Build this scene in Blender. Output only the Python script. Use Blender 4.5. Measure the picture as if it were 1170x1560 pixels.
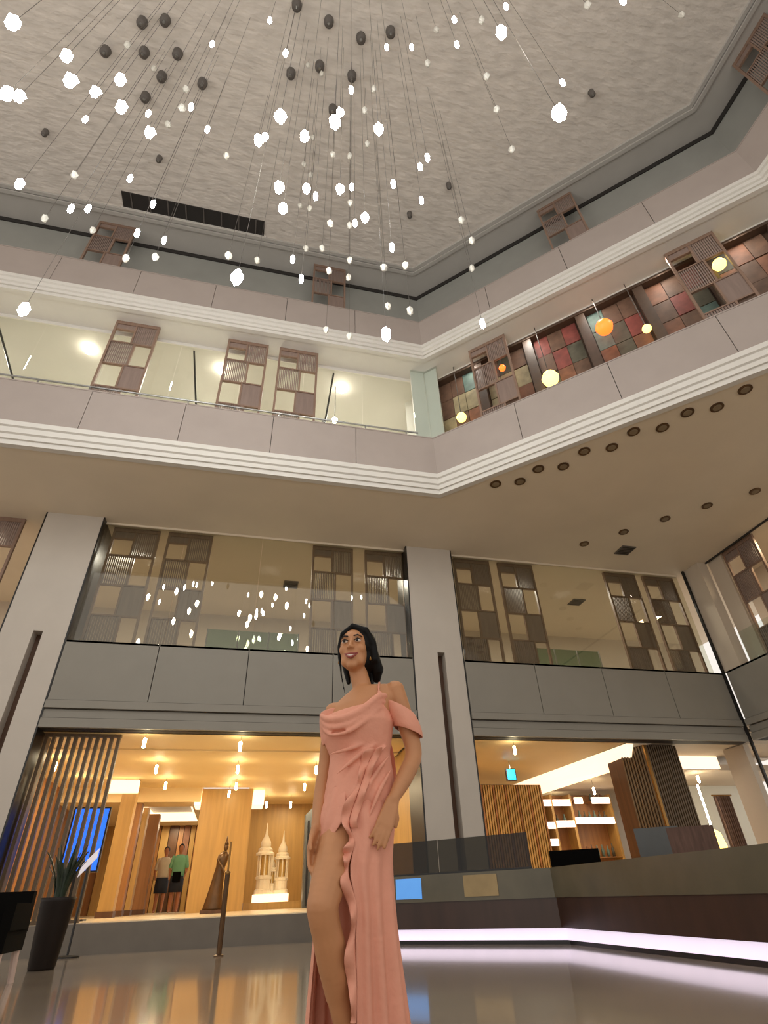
import bpy, bmesh, math, random
import numpy as np
from mathutils import Vector, Matrix

for _o in list(bpy.data.objects): bpy.data.objects.remove(_o)
sc = bpy.context.scene
col = sc.collection

# ------------------------------------------------------------------ camera
F_PX, PITCH, ROLL, HEAD, CAM_H = 821.7, math.radians(35.47), math.radians(-2.50), math.radians(14.72), 0.53
def cam_basis():
    fw = np.array([0, math.cos(PITCH), math.sin(PITCH)]); up = np.array([0, -math.sin(PITCH), math.cos(PITCH)]); rt = np.array([1., 0, 0])
    r2 = math.cos(ROLL)*rt + math.sin(ROLL)*up; u2 = -math.sin(ROLL)*rt + math.cos(ROLL)*up
    c, s = math.cos(HEAD), math.sin(HEAD); M = np.array([[c, s, 0], [-s, c, 0], [0, 0, 1]])
    return M@r2, M@u2, M@fw
RT, UP, FW = cam_basis()
cd = bpy.data.cameras.new('camera'); cam = bpy.data.objects.new('camera', cd); col.objects.link(cam)
cd.sensor_fit = 'HORIZONTAL'; cd.sensor_width = 36.0; cd.lens = F_PX/1170*36.0; cd.clip_start = 0.05; cd.clip_end = 200
m = Matrix.Identity(4)
for i in range(3): m[i][0] = RT[i]; m[i][1] = UP[i]; m[i][2] = -FW[i]
m[2][3] = CAM_H
cam.matrix_world = m
sc.camera = cam

# ------------------------------------------------------------------ world, light, exposure
w = bpy.data.worlds.new('world'); sc.world = w; w.use_nodes = True
bg = w.node_tree.nodes['Background']; bg.inputs[0].default_value = (1.0, 0.93, 0.85, 1); bg.inputs[1].default_value = 1.0
vs = sc.view_settings; vs.view_transform = 'Standard'; vs.look = 'None'; vs.gamma = 1.0; vs.exposure = 0.0; vs.use_curve_mapping = False

def area(name, loc, size, power, color, rot=(0, 0, 0), size_y=None):
    l = bpy.data.lights.new(name, 'AREA'); l.energy = power; l.color = color; l.size = size
    if size_y: l.shape = 'RECTANGLE'; l.size_y = size_y
    o = bpy.data.objects.new(name, l); o.location = loc; o.rotation_euler = rot; col.objects.link(o); return o
WARM = (1.0, 0.83, 0.54); SOFTW = (1.0, 0.90, 0.78)
# unseen area lights added to fill the ground floor lobby and lounge
for x, y, z, p_, c_ in ((-1.2, 13.0, 3.10, 110, WARM), (1.6, 13.0, 3.10, 110, WARM), (-1.2, 15.8, 3.10, 90, WARM), (1.8, 16.5, 3.10, 90, WARM), (1.6, 19.6, 3.1, 50, WARM), (-1.9, 22.2, 2.75, 60, WARM), (-3.6, 13.2, 3.1, 110, WARM), (-3.6, 16.0, 3.1, 90, WARM),
                        (6.2, 13.0, 3.10, 130, (1.0, 0.78, 0.52)), (6.2, 17.0, 3.10, 90, (1.0, 0.78, 0.52)), (9.6, 14.6, 2.78, 60, (1.0, 0.78, 0.52)), (11.0, 13.2, 2.78, 50, (1.0, .82, .62))):
    area('lobby_fill', (x, y, z), .5, p_*.46, c_)
# area lights without fixtures, added to brighten the galleries
for x in (-8.0, -5.0, -2.0, 1.0, 3.0): area('gallery_fill', (x, 10.9, 12.1), .5, 80, (1.0, .97, .91))
for x in (-8, -2.6, 0.2, 2.6, 6.2, 8.6, 10.9): area('gallery_fill', (x, 12.6, 7.55), .5, 60, (1, .93, .85))
area('gallery_fill', (-5.6, 12.3, 7.55), .4, 60, (1, .85, .6))
area('gallery_fill', (12.4, 8.6, 7.55), .5, 40, (1, .80, .5))
for k in range(5): area('gallery_fill', (3.585+.7071*(1.0+1.6*k+.55), 8.795+.7071*(.55-1.0-1.6*k), 12.12), .25, 10, (1.0, .93, .82))

# ------------------------------------------------------------------ pixel -> place
def ray(u, v): return (u-585)*RT - (v-780)*UP + F_PX*FW
O = np.array([0, 0, CAM_H])
def atP(u, v, p, n):
    d = ray(u, v); n = np.array(n, float); t = ((np.array(p, float)-O)@n)/(d@n); return O + d*t
def atY(u, v, Y): return atP(u, v, (0, Y, 0), (0, 1, 0))
def atZ(u, v, Z): return atP(u, v, (0, 0, Z), (0, 0, 1))
def atDepth(u, v, D): return O + ray(u, v)*(D/F_PX)

# ------------------------------------------------------------------ materials
def lin(c): c = c/255.0; return c/12.92 if c <= .04045 else ((c+.055)/1.055)**2.4
MATS = {}
def pm(name, rgb, rough=.6, metal=0, scale=6, var=.06, bump=0, bscale=None, emit=0, ecol=None, stretch=None, spec=.5, coat=0, transmission=0):
    mt = bpy.data.materials.new(name); mt.use_nodes = True; nt = mt.node_tree; b = nt.nodes['Principled BSDF']
    c = [lin(x) for x in rgb]
    tc = nt.nodes.new('ShaderNodeTexCoord'); mp = nt.nodes.new('ShaderNodeMapping'); nt.links.new(tc.outputs['Object'], mp.inputs['Vector'])
    if stretch: mp.inputs['Scale'].default_value = stretch
    nz = nt.nodes.new('ShaderNodeTexNoise'); nz.inputs['Scale'].default_value = scale; nz.inputs['Detail'].default_value = 4; nt.links.new(mp.outputs[0], nz.inputs['Vector'])
    rp = nt.nodes.new('ShaderNodeValToRGB'); rp.color_ramp.elements[0].position = .3; rp.color_ramp.elements[1].position = .7
    rp.color_ramp.elements[0].color = [max(0, x*(1-var)) for x in c]+[1]; rp.color_ramp.elements[1].color = [min(1, x*(1+var)) for x in c]+[1]
    nt.links.new(nz.outputs['Fac'], rp.inputs['Fac']); nt.links.new(rp.outputs['Color'], b.inputs['Base Color'])
    b.inputs['Roughness'].default_value = rough; b.inputs['Metallic'].default_value = metal; b.inputs['Specular IOR Level'].default_value = spec
    if coat: b.inputs['Coat Weight'].default_value = coat; b.inputs['Coat Roughness'].default_value = .05
    if transmission: b.inputs['Transmission Weight'].default_value = transmission
    if bump:
        n2 = nt.nodes.new('ShaderNodeTexNoise'); n2.inputs['Scale'].default_value = bscale or scale*3; n2.inputs['Detail'].default_value = 3; nt.links.new(mp.outputs[0], n2.inputs['Vector'])
        bp = nt.nodes.new('ShaderNodeBump'); bp.inputs['Strength'].default_value = bump; bp.inputs['Distance'].default_value = .05; nt.links.new(n2.outputs['Fac'], bp.inputs['Height']); nt.links.new(bp.outputs[0], b.inputs['Normal'])
    if emit:
        b.inputs['Emission Color'].default_value = [lin(x) for x in (ecol or rgb)]+[1]; b.inputs['Emission Strength'].default_value = emit
    MATS[name] = mt; return mt
def glass(name, tint, refl=.10, trans=1.0):
    mt = bpy.data.materials.new(name); mt.use_nodes = True; nt = mt.node_tree; nt.nodes.clear()
    out = nt.nodes.new('ShaderNodeOutputMaterial'); mx = nt.nodes.new('ShaderNodeMixShader'); tr = nt.nodes.new('ShaderNodeBsdfTransparent'); gl = nt.nodes.new('ShaderNodeBsdfGlossy')
    lw = nt.nodes.new('ShaderNodeLayerWeight'); lw.inputs['Blend'].default_value = .5
    pw = nt.nodes.new('ShaderNodeMath'); pw.operation = 'POWER'; pw.inputs[1].default_value = 5; nt.links.new(lw.outputs['Facing'], pw.inputs[0])
    ad = nt.nodes.new('ShaderNodeMath'); ad.operation = 'MULTIPLY_ADD'; ad.inputs[1].default_value = .8; ad.inputs[2].default_value = refl/2; nt.links.new(pw.outputs[0], ad.inputs[0])
    nt.links.new(ad.outputs[0], mx.inputs[0]); nt.links.new(tr.outputs[0], mx.inputs[1]); nt.links.new(gl.outputs[0], mx.inputs[2]); nt.links.new(mx.outputs[0], out.inputs[0])
    nz = nt.nodes.new('ShaderNodeTexNoise'); nz.inputs['Scale'].default_value = .8
    rp = nt.nodes.new('ShaderNodeValToRGB'); t = [lin(x)*trans for x in tint]
    rp.color_ramp.elements[0].color = [x*.97 for x in t]+[1]; rp.color_ramp.elements[1].color = t+[1]
    nt.links.new(nz.outputs['Fac'], rp.inputs[0]); nt.links.new(rp.outputs[0], tr.inputs[0])
    gl.inputs['Roughness'].default_value = .0
    MATS[name] = mt; return mt
pm('marble_floor', (160, 146, 130), .11, scale=1.2, var=.12, spec=.6, coat=.3)
pm('cream_bounce', (214, 198, 170), .25, scale=1.5, var=.06)  # pale colour chosen so the added slab bounces light upward
pm('downlight_lens', (128, 110, 84), .5)
pm('platform_stone', (112, 104, 94), .55, scale=3, var=.08)
pm('column_stone', (188, 179, 168), .45, scale=2, var=.03)
pm('fascia_taupe', (164, 152, 145), .55, scale=2, var=.03)
pm('fascia_grey', (136, 131, 121), .55, scale=2, var=.03)
pm('white_paint', (214, 210, 203), .6, scale=3, var=.02)
pm('soffit_tan', (220, 206, 184), .75, scale=1, var=.03)
pm('ceiling_plaster', (214, 206, 197), .8, scale=2.2, var=.10, bump=.9, bscale=3.2, stretch=(1, 2.2, 1))
pm('ceiling_edge', (180, 176, 170), .7, scale=2, var=.03)
pm('teal_wall', (146, 146, 140), .6, scale=1.5, var=.05)
pm('dark_gap', (40, 36, 33), .7)
pm('black_trim', (22, 20, 19), .35)
pm('cream_wall', (222, 221, 210), .7, scale=1, var=.03)
pm('beige_wall', (196, 182, 164), .7, scale=1, var=.04)
pm('gold_ceiling', (238, 212, 160), .6, scale=1, var=.03)
pm('gold_wood', (180, 142, 82), .45, scale=2, var=.12, stretch=(6, 6, .4))
pm('mid_wood', (150, 102, 56), .45, scale=2, var=.2, stretch=(6, 6, .3))
pm('dark_wood', (84, 54, 32), .45, scale=2, var=.25, stretch=(6, 6, .3))
pm('slat_wood', (92, 72, 48), .5, scale=3, var=.15, stretch=(6, 6, .4))
pm('screen_wood', (134, 115, 106), .5, scale=3, var=.12, stretch=(5, 5, .5))
pm('screen_frame', (134, 108, 92), .45, scale=3, var=.12, stretch=(5, 5, .5))
pm('cove_glow', (255, 226, 180), .6, emit=1.35, ecol=(255, 232, 200))
pm('shelf_glow', (255, 240, 228), .6, emit=1.5, ecol=(255, 238, 222))
pm('strip_glow', (240, 225, 245), .6, emit=.85, ecol=(240, 226, 246))
pm('counter_stone', (92, 86, 70), .25, scale=2, var=.15, spec=.5)
pm('counter_wood', (58, 38, 30), .3, scale=2, var=.2, stretch=(3, 3, .6))
pm('blue_reflection', (80, 150, 225), .3, emit=.55, ecol=(95, 155, 225))  # glowing colour standing in for a blue reflection on the counter
pm('beige_reflection', (160, 138, 98), .5, var=.1)  # colour standing in for a beige reflection on the counter
pm('monitor_blue', (30, 90, 230), .3, emit=1.1, ecol=(40, 110, 245), scale=8, var=.4)
pm('cyan_sign', (30, 170, 245), .3, emit=2.0, ecol=(20, 170, 250))
pm('white_board', (232, 226, 232), .5, emit=.35, ecol=(240, 235, 245))
pm('black_fabric', (7, 6, 5), .9, spec=.1)
pm('pale_leg', (215, 190, 178), .4)
pm('planter', (30, 22, 18), .5, var=.15, spec=.25)
pm('leaf', (30, 44, 26), .5, var=.3)
pm('bronze', (92, 66, 40), .35, metal=.5, var=.2)
pm('brass', (150, 112, 62), .3, metal=.8)
pm('model_white', (235, 222, 196), .5, emit=.03, ecol=(255, 236, 200))
pm('model_gold', (214, 180, 110), .35, metal=.3)
pm('steel', (150, 150, 148), .3, metal=.8)
pm('cable', (74, 68, 62), .5)
pm('canopy_dark', (96, 90, 85), .5)
pm('lit_crystal', (255, 252, 240), .4, emit=60, ecol=(255, 248, 232))
pm('lit_cool', (245, 252, 255), .4, emit=60, ecol=(240, 248, 255))
pm('rod_glow', (255, 240, 200), .4, emit=55, ecol=(255, 236, 190))
pm('bulb_glow', (255, 250, 240), .4, emit=40, ecol=(255, 246, 230))
pm('lamp_yellow', (255, 220, 110), .4, emit=3.0, ecol=(255, 222, 120))
pm('lamp_orange', (255, 120, 40), .4, emit=2.2, ecol=(255, 110, 40))
pm('clear_crystal', (225, 222, 212), .25, var=.05)
for nm, c in (('pane_red', (124, 62, 54)), ('pane_teal', (88, 108, 100)), ('pane_brown', (98, 72, 56)), ('pane_cream', (146, 134, 104)), ('pane_rust', (122, 80, 58)), ('pane_olive', (80, 76, 62))): pm(nm, c, .65, scale=5, var=.25)
pm('window_brown', (74, 56, 44), .5, var=.15)
pm('drape', (96, 72, 62), .8, var=.25, stretch=(5, 5, .3))
pm('skin', (192, 136, 94), .5, scale=12, var=.05)
pm('hair_black', (5, 4, 4), .5, spec=.2, scale=10, var=.2, stretch=(8, 8, 1))
pm('peach_fabric', (228, 160, 136), .7, scale=10, var=.04, bump=.12, bscale=24)
pm('lip', (150, 70, 62), .4); pm('eye_white', (225, 215, 205), .3); pm('eye_dark', (28, 18, 14), .2); pm('brow', (40, 26, 20), .7)
pm('shirt_green', (120, 178, 140), .8); pm('shirt_white', (205, 190, 170), .8); pm('shorts_navy', (34, 38, 52), .8); pm('skin_far', (170, 110, 76), .6)
pm('louvre_grey', (92, 94, 94), .4)
glass('facade_glass', (240, 240, 232), .13)
glass('clear_glass', (246, 247, 243), .06)
glass('mint_glass', (248, 252, 250), .10)
glass('green_glass', (200, 218, 206), .10)
glass('smoke_glass', (150, 146, 134), .06)

# ------------------------------------------------------------------ mesh helpers
class MB:
    def __init__(s): s.v = []; s.f = []
    def add(s, vs_, fs_):
        o = len(s.v); s.v += [tuple(map(float, p)) for p in vs_]; s.f += [tuple(i+o for i in f) for f in fs_]; return s
    def box(s, x0, x1, y0, y1, z0, z1):
        return s.add([(x0,y0,z0),(x1,y0,z0),(x1,y1,z0),(x0,y1,z0),(x0,y0,z1),(x1,y0,z1),(x1,y1,z1),(x0,y1,z1)],
                     [(0,3,2,1),(4,5,6,7),(0,1,5,4),(1,2,6,5),(2,3,7,6),(3,0,4,7)])
    def obox(s, p, t, n, a0, a1, b0, b1, z0, z1):   # box along t (a), n (b)
        p = np.array(p, float); t = np.array(t, float); n = np.array(n, float)
        q = lambda a, b, z: (p[0]+t[0]*a+n[0]*b, p[1]+t[1]*a+n[1]*b, z)
        return s.add([q(a0,b0,z0),q(a1,b0,z0),q(a1,b1,z0),q(a0,b1,z0),q(a0,b0,z1),q(a1,b0,z1),q(a1,b1,z1),q(a0,b1,z1)],
                     [(0,3,2,1),(4,5,6,7),(0,1,5,4),(1,2,6,5),(2,3,7,6),(3,0,4,7)])
    def loft(s, rings, cap=True):
        n = len(rings[0]); o = len(s.v)
        for r in rings: s.v += [tuple(map(float, p)) for p in r]
        for k in range(len(rings)-1):
            for i in range(n):
                j = (i+1) % n; s.f.append((o+k*n+i, o+k*n+j, o+(k+1)*n+j, o+(k+1)*n+i))
        if cap:
            s.f.append(tuple(o+i for i in reversed(range(n)))); b = o+(len(rings)-1)*n; s.f.append(tuple(b+i for i in range(n)))
        return s
    def tube(s, pts, rad, n=8):
        pts = [np.array(p, float) for p in pts]; rad = rad if hasattr(rad, '__len__') else [rad]*len(pts); rings = []
        for i, p in enumerate(pts):
            d = pts[min(i+1, len(pts)-1)]-pts[max(i-1, 0)]; d = d/(np.linalg.norm(d)+1e-9)
            a = np.cross(d, (0, 0, 1.)) if abs(d[2]) < .95 else np.cross(d, (1., 0, 0)); a /= np.linalg.norm(a); b = np.cross(d, a)
            rings.append([p+rad[i]*(math.cos(2*math.pi*k/n)*a+math.sin(2*math.pi*k/n)*b) for k in range(n)])
        return s.loft(rings)
    def ell(s, c, r, R=None, nu=16, nv=10):
        rings = []; c = np.array(c, float)
        for j in range(nv+1):
            th = math.pi*(j/nv); th = min(max(th, .05), math.pi-.05)
            ring = []
            for i in range(nu):
                a = 2*math.pi*i/nu; q = np.array([r[0]*math.sin(th)*math.cos(a), r[1]*math.sin(th)*math.sin(a), -r[2]*math.cos(th)])
                ring.append(c + (R@q if R is not None else q))
            rings.append(ring)
        return s.loft(rings)
    def cap(s, p0, p1, r0, r1, n=14):   # tapered capsule with round ends
        p0 = np.array(p0, float); p1 = np.array(p1, float); d = p1-p0; L = np.linalg.norm(d); d = d/(L+1e-9)
        a = np.cross(d, (0, 0, 1.)) if abs(d[2]) < .9 else np.cross(d, (1., 0, 0)); a /= np.linalg.norm(a); b = np.cross(d, a); rings = []
        for th in (-80, -50, -20): rings.append((p0 + d*r0*math.sin(math.radians(th)), r0*math.cos(math.radians(th))))
        for th in (20, 50, 80): rings.append((p1 + d*r1*math.sin(math.radians(th)), r1*math.cos(math.radians(th))))
        return s.loft([[c+r*(math.cos(2*math.pi*k/n)*a+math.sin(2*math.pi*k/n)*b) for k in range(n)] for c, r in rings])
    def lathe(s, c, prof, n=20):
        return s.loft([[(c[0]+r*math.cos(2*math.pi*k/n), c[1]+r*math.sin(2*math.pi*k/n), c[2]+z) for k in range(n)] for r, z in prof])
    def prism(s, poly, z0, z1):
        n = len(poly); return s.add([(x, y, z0) for x, y in poly]+[(x, y, z1) for x, y in poly],
            [tuple(reversed(range(n))), tuple(range(n, 2*n))]+[(i, (i+1) % n, n+(i+1) % n, n+i) for i in range(n)])
    def mesh(s, name, mat, smooth=False):
        me = bpy.data.meshes.new(name); me.from_pydata(s.v, [], s.f); me.update()
        bm = bmesh.new(); bm.from_mesh(me); bmesh.ops.recalc_face_normals(bm, faces=bm.faces); bm.to_mesh(me); bm.free()
        if smooth: me.polygons.foreach_set('use_smooth', [True]*len(me.polygons))
        me.materials.append(MATS[mat]); return me
    def build(s, name, mat, parent=None, smooth=False, loc=None):
        return link(name, s.mesh(name, mat, smooth), parent, loc)
def link(name, me, parent=None, loc=None):
    o = bpy.data.objects.new(name, me); col.objects.link(o)
    if parent is not None:
        o.parent = parent
        if parent.get('world_parts'): o.matrix_parent_inverse = Matrix.Translation(-Vector(parent.location))
    if loc is not None: o.location = loc
    return o
def tag(o, label, cat=None, group=None, kind=None):
    if label: o['label'] = label
    if cat: o['category'] = cat
    if group: o['group'] = group
    if kind: o['kind'] = kind
    return o
def thing(name, label, cat, loc=(0, 0, 0), group=None, rotz=0, world=True):
    o = bpy.data.objects.new(name, None); o.empty_display_size = .2; col.objects.link(o); o.location = loc; o.rotation_euler = (0, 0, rotz)
    if world: o['world_parts'] = 1
    return tag(o, label, cat, group)
def struct(name, mb, mat, label, cat, smooth=False):
    return tag(mb.build(name, mat, None, smooth), label, cat, kind='structure')
def copy_tree(o, parent=None):
    c = o.copy(); col.objects.link(c)
    if parent is not None: c.parent = parent
    for ch in list(o.children): copy_tree(ch, c)
    return c

# ------------------------------------------------------------------ plan of the atrium
S2 = math.sqrt(.5)
CX, CY = 3.585, 8.795                    # far corner of the gallery edge
L3 = 8.08                                # length of the slanted wing
TX, TY = CX+L3*S2, CY-L3*S2              # next corner
T45 = (S2, -S2); N45 = (S2, S2)          # along / outward of the slanted wing
XW, YB = -15.0, -5.0
def edge(o=0.0):                         # gallery edge moved outward by o
    k = math.tan(math.radians(22.5))*o
    return [(XW, CY+o), (CX+k, CY+o), (TX+o, TY+k), (TX+o, YB)]
def sweep(prof, closed=True):            # profile of (outward offset, z) along the edge
    mb = MB(); paths = [edge(o) for o, z in prof]; n = len(prof)
    rings = [[(paths[j][i][0], paths[j][i][1], prof[j][1]) for j in range(n)] for i in range(4)]
    return mb.loft(rings)
Z_SOF, Z_COR, Z_F2 = 7.65, 8.13, 9.33
Z_S2, Z_C2, Z_F3, Z_CEIL = 12.20, 12.63, 13.83, 16.75
FY, FX = 11.0, 11.47                     # facade planes below the galleries

struct('floor', MB().box(XW, 16, YB, 10.7, -.2, 0), 'marble_floor', 'polished brown marble lobby floor', 'floor')
struct('floor_raised', MB().box(XW, 16, 10.7, 27, -.2, .36), 'platform_stone', 'grey stone platform along the foot of the facade', 'floor')
struct('floor_bounce', MB().box(-4.6, 15.0, 11.25, 27, .36, .364), 'cream_bounce', 'pale cream floor slab added to bounce light in the lobby and lounge', 'floor')  # thin slab added so more light bounces onto the ceilings

# gallery slabs (soffits) and the hall ceiling
def slab(name, z0, z1, mat, label, o0=.06, out=27.0):
    e = edge(o0); return struct(name, MB().prism(e+[(16, YB), (16, out), (XW, out)], z0, z1), mat, label, 'ceiling')
slab('ceiling_lower', Z_SOF, Z_SOF+.4, 'soffit_tan', 'tan underside of the lower gallery', out=16.5)
slab('ceiling_middle', Z_S2, Z_S2+.5, 'white_paint', 'white underside of the upper gallery', out=14.5)
pan = edge(.22)
struct('ceiling', MB().prism(pan+[(XW, YB)], Z_CEIL+.1, Z_CEIL+.3), 'ceiling_plaster', 'rough brushed plaster ceiling panel of the atrium', 'ceiling')
struct('ceiling_border', sweep([(.2, Z_CEIL), (.2, Z_CEIL+.32), (1.6, Z_CEIL+.32), (1.6, Z_CEIL)]), 'ceiling_edge', 'smooth grey border around the plaster ceiling', 'ceiling')
tr = struct('trim_1', sweep([(.10, Z_CEIL+.02), (.10, Z_CEIL+.10), (.30, Z_CEIL+.10), (.30, Z_CEIL-.05), (.20, Z_CEIL-.05), (.20, Z_CEIL+.02)]), 'ceiling_edge', 'stepped moulding around the plaster ceiling', 'trim')
struct('trim_2', sweep([(1.02, Z_CEIL-.16), (1.02, Z_CEIL+.0), (1.30, Z_CEIL), (1.30, Z_CEIL-.16)]), 'dark_gap', 'dark shadow gap at the top of the upper wall', 'trim')
struct('wall_top', sweep([(1.05, Z_S2+.5), (1.05, Z_CEIL-.13), (1.3, Z_CEIL-.13), (1.3, Z_S2+.5)]), 'teal_wall', 'grey green wall of the top gallery', 'wall')
# dark linear slot in the ceiling
p = [atZ(185, 292, Z_CEIL+.08), atZ(403, 340, Z_CEIL+.08), atZ(403, 358, Z_CEIL+.08), atZ(187, 310, Z_CEIL+.08)]
vt = thing('slot_diffuser', 'long dark slot diffuser set in the plaster ceiling', 'vent', tuple(p[0]))
x0, x1, y0, y1 = p[0][0], p[1][0], p[0][1]-.02, p[2][1]+.02
MB().box(x0, x1, y0, y1, Z_CEIL+.06, Z_CEIL+.101).build('slot', 'dark_gap', vt)
MB().box(x0-.06, x1+.06, y1, y1+.08, Z_CEIL+.03, Z_CEIL+.101).build('lip', 'white_paint', vt)
for k in range(8): MB().box(x0+(x1-x0)*(k+.5)/8-.015, x0+(x1-x0)*(k+.5)/8+.015, y0, y1, Z_CEIL+.045, Z_CEIL+.06).build('divider', 'canopy_dark', vt)

# balustrade bands of the galleries: panels with open joints, mouldings under them
def band(name, z0, z1, label, mat):
    back = struct(name, sweep([(.06, z0), (.06, z1-.03), (.16, z1-.03), (.16, z0)]), 'dark_gap', label, 'wall')
    g = .006
    xs = [CX-1.855*k for k in range(10)]
    for k in range(9):
        MB().box(xs[k+1]+g, xs[k]-(0 if k == 0 else g), CY, CY+.07, z0, z1).build('panel', mat, back)
    for k in range(4):
        MB().obox((CX, CY), T45, N45, 2.02*k+(0 if k == 0 else g), 2.02*(k+1)-(g if k < 3 else 0), 0, .07, z0, z1).build('panel', mat, back)
    for k in range(4): MB().box(TX, TX+.07, TY-2*(k+1)+g, TY-2*k-(0 if k == 0 else g), z0, z1).build('panel', mat, back)
    sweep([(-.01, z1-.0), (-.01, z1+.03), (.22, z1+.03), (.22, z1)]).build('coping', mat, back)
    return back
band('wall_gallery_middle', Z_COR, Z_F2-.03, 'taupe balustrade band of the middle gallery', 'fascia_taupe')
band('wall_gallery_top', Z_C2, Z_F3-.03, 'taupe balustrade band of the top gallery', 'fascia_taupe')
def cornice(name, z0, z1, label):
    h = z1-z0; f = lambda t: z0+h*t
    return struct(name, sweep([(.10, z0), (-.02, z0), (-.02, f(.22)), (-.06, f(.22)), (-.06, f(.42)), (-.10, f(.46)), (-.10, f(.70)), (-.14, f(.74)), (-.14, f(.96)), (0, z1), (.10, z1)]), 'white_paint', label, 'trim')
cornice('trim_3', Z_SOF-.02, Z_COR, 'white stepped cornice under the middle gallery')
cornice('trim_4', Z_S2-.02, Z_C2, 'white stepped cornice under the top gallery')

# ------------------------------------------------------------------ middle gallery behind the balustrade
struct('wall_middle_left', MB().box(XW, 4.1, 11.8, 12.0, Z_SOF+.4, Z_S2), 'cream_wall', 'cream back wall of the middle gallery', 'wall')
wp = thing('glass_partition', 'clear glass partition panes along the middle gallery', 'partition', (-6, 9.55, Z_SOF+.4))
for k in range(7): MB().box(3.6-1.55*(k+1)+.012, 3.6-1.55*k, 9.55, 9.565, Z_SOF+.4, Z_S2).build('pane', 'clear_glass', wp)
MB().box(3.6-1.55*7, 3.6, 9.53, 9.585, Z_S2-.10, Z_S2).build('head_rail', 'white_paint', wp)
mg = thing('corner_glass', 'pale mint glass panels folded around the gallery corner', 'glass panel', (3.5, 9.2, Z_SOF+.4))
MB().box(3.33, 3.72, 9.20, 9.23, Z_SOF+.4, Z_S2).build('pane', 'mint_glass', mg)
MB().obox((3.72, 9.21), T45, N45, 0, .38, 0, .03, Z_SOF+.4, Z_S2).build('pane', 'mint_glass', mg)
MB().box(3.34, 3.72, 9.26, 9.30, Z_SOF+.4, Z_S2).build('backing', 'white_paint', mg)
MB().obox((3.74, 9.28), T45, N45, 0, .36, 0, .04, Z_SOF+.4, Z_S2).build('backing', 'white_paint', mg)
hr = thing('handrail', 'grey metal handrail above the middle balustrade', 'handrail', (-4, 9.0, Z_F2))
MB().tube([(-9, 9.0, Z_F2+.30), (3.3, 9.0, Z_F2+.30)], .022).build('rail', 'steel', hr)
for k in range(13): MB().tube([(-9+k, 9.0, Z_F2-.05), (-9+k, 9.0, Z_F2+.30)], .018).build('bracket', 'steel', hr)
# leaning dark poles and bulbs of the gallery room
for (a, b) in (((295, 515), (298, 602)), ((512, 548), (497, 632)), ((0, 505), (15, 560))):
    q0 = atY(*a, 9.75); q1 = atY(*b, 9.75); d = (q1-q0); k = (Z_SOF+.42-q0[2])/d[2]; k2 = (Z_S2-q0[2])/d[2]
    o = MB().tube([q0+d*k2, q0+d*k], .025).build('pole', 'black_trim')
    lab = {295: 'slim dark upright pole beside the lone lattice screen of the middle gallery', 512: 'slim dark leaning pole right of the paired lattice screens', 0: 'slim dark leaning pole left of the lone lattice screen'}[a[0]]
    tag(o, lab, 'pole')
for (u, v, lab) in ((135, 535, 'bare bulb on a cord left of the lone lattice screen'), (338, 567, 'bare bulb on a cord beside the paired lattice screens'), (520, 595, 'bare bulb on a cord by the leaning pole'), (510, 640, 'low bare bulb on a cord just above the balustrade')):
    q = atY(u, v, 10.2); t = thing('bulb_pendant', lab, 'pendant lamp', tuple(q), 'bare bulbs of the middle gallery')
    MB().ell(q, (.075, .075, .09)).build('bulb', 'bulb_glow', t, True)
    MB().tube([q+np.array([0, 0, .08]), (q[0], q[1], max(Z_S2, q[2]+.1))], .012).build('cord', 'cable', t)
    MB().lathe((q[0], q[1], q[2]+.06), [(.035, 0), (.04, .03), (.02, .09)], 10).build('socket', 'canopy_dark', t)

# window wall of the slanted wing
wo = (CX+N45[0]*.80, CY+N45[1]*.80)
W45 = lambda a, b: (wo[0]+T45[0]*a+N45[0]*b, wo[1]+T45[1]*a+N45[1]*b)
struct('wall_middle_right', MB().obox(wo, T45, N45, -1.2, 10, .30, .45, Z_SOF+.4, Z_S2).obox(wo, T45, N45, 8.1, 10, 0, .3, Z_SOF+.4, Z_S2).obox(wo, T45, N45, -.3, 10, 0, .3, 12.15, Z_S2), 'white_paint', 'white wall of the slanted middle gallery', 'wall')
struct('wall_middle_far_right', MB().box(TX+2.3, TX+2.45, YB, TY+1, Z_SOF+.4, Z_S2), 'white_paint', 'white wall of the gallery wing at the right', 'wall')
wn = struct('window_1', MB().obox(wo, T45, N45, -.3, 8.1, .22, .30, Z_SOF+.4, 12.15), 'window_brown', 'dark brown window front with patchwork coloured panes', 'window')
random.seed(5)
cols = ['pane_red', 'pane_teal', 'pane_brown', 'pane_cream', 'pane_rust', 'pane_olive', 'pane_brown', 'pane_rust', 'pane_brown']
bw = 8.2/6
for b in range(6):
    a0 = -.2+bw*b; MB().obox(wo, T45, N45, a0-.1, a0+.12, .02, .22, Z_SOF+.4, 12.15).build('mullion', 'window_brown', wn)
    for r in range(4):
        for c in range(3):
            k = random.choice(cols); w0 = a0+.14+(bw-.28)*c/3; zz = 9.4+.665*r
            MB().obox(wo, T45, N45, w0+.005, w0+(bw-.28)/3-.005, .17+.02*random.random(), .215, zz+.01, zz+.655).build('pane', k, wn)
MB().obox(wo, T45, N45, 7.98, 8.1, .02, .22, Z_SOF+.4, 12.15).build('mullion', 'window_brown', wn)
MB().obox(wo, T45, N45, -.3, 8.1, .0, .22, 12.06, 12.16).build('head', 'window_brown', wn)
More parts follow.
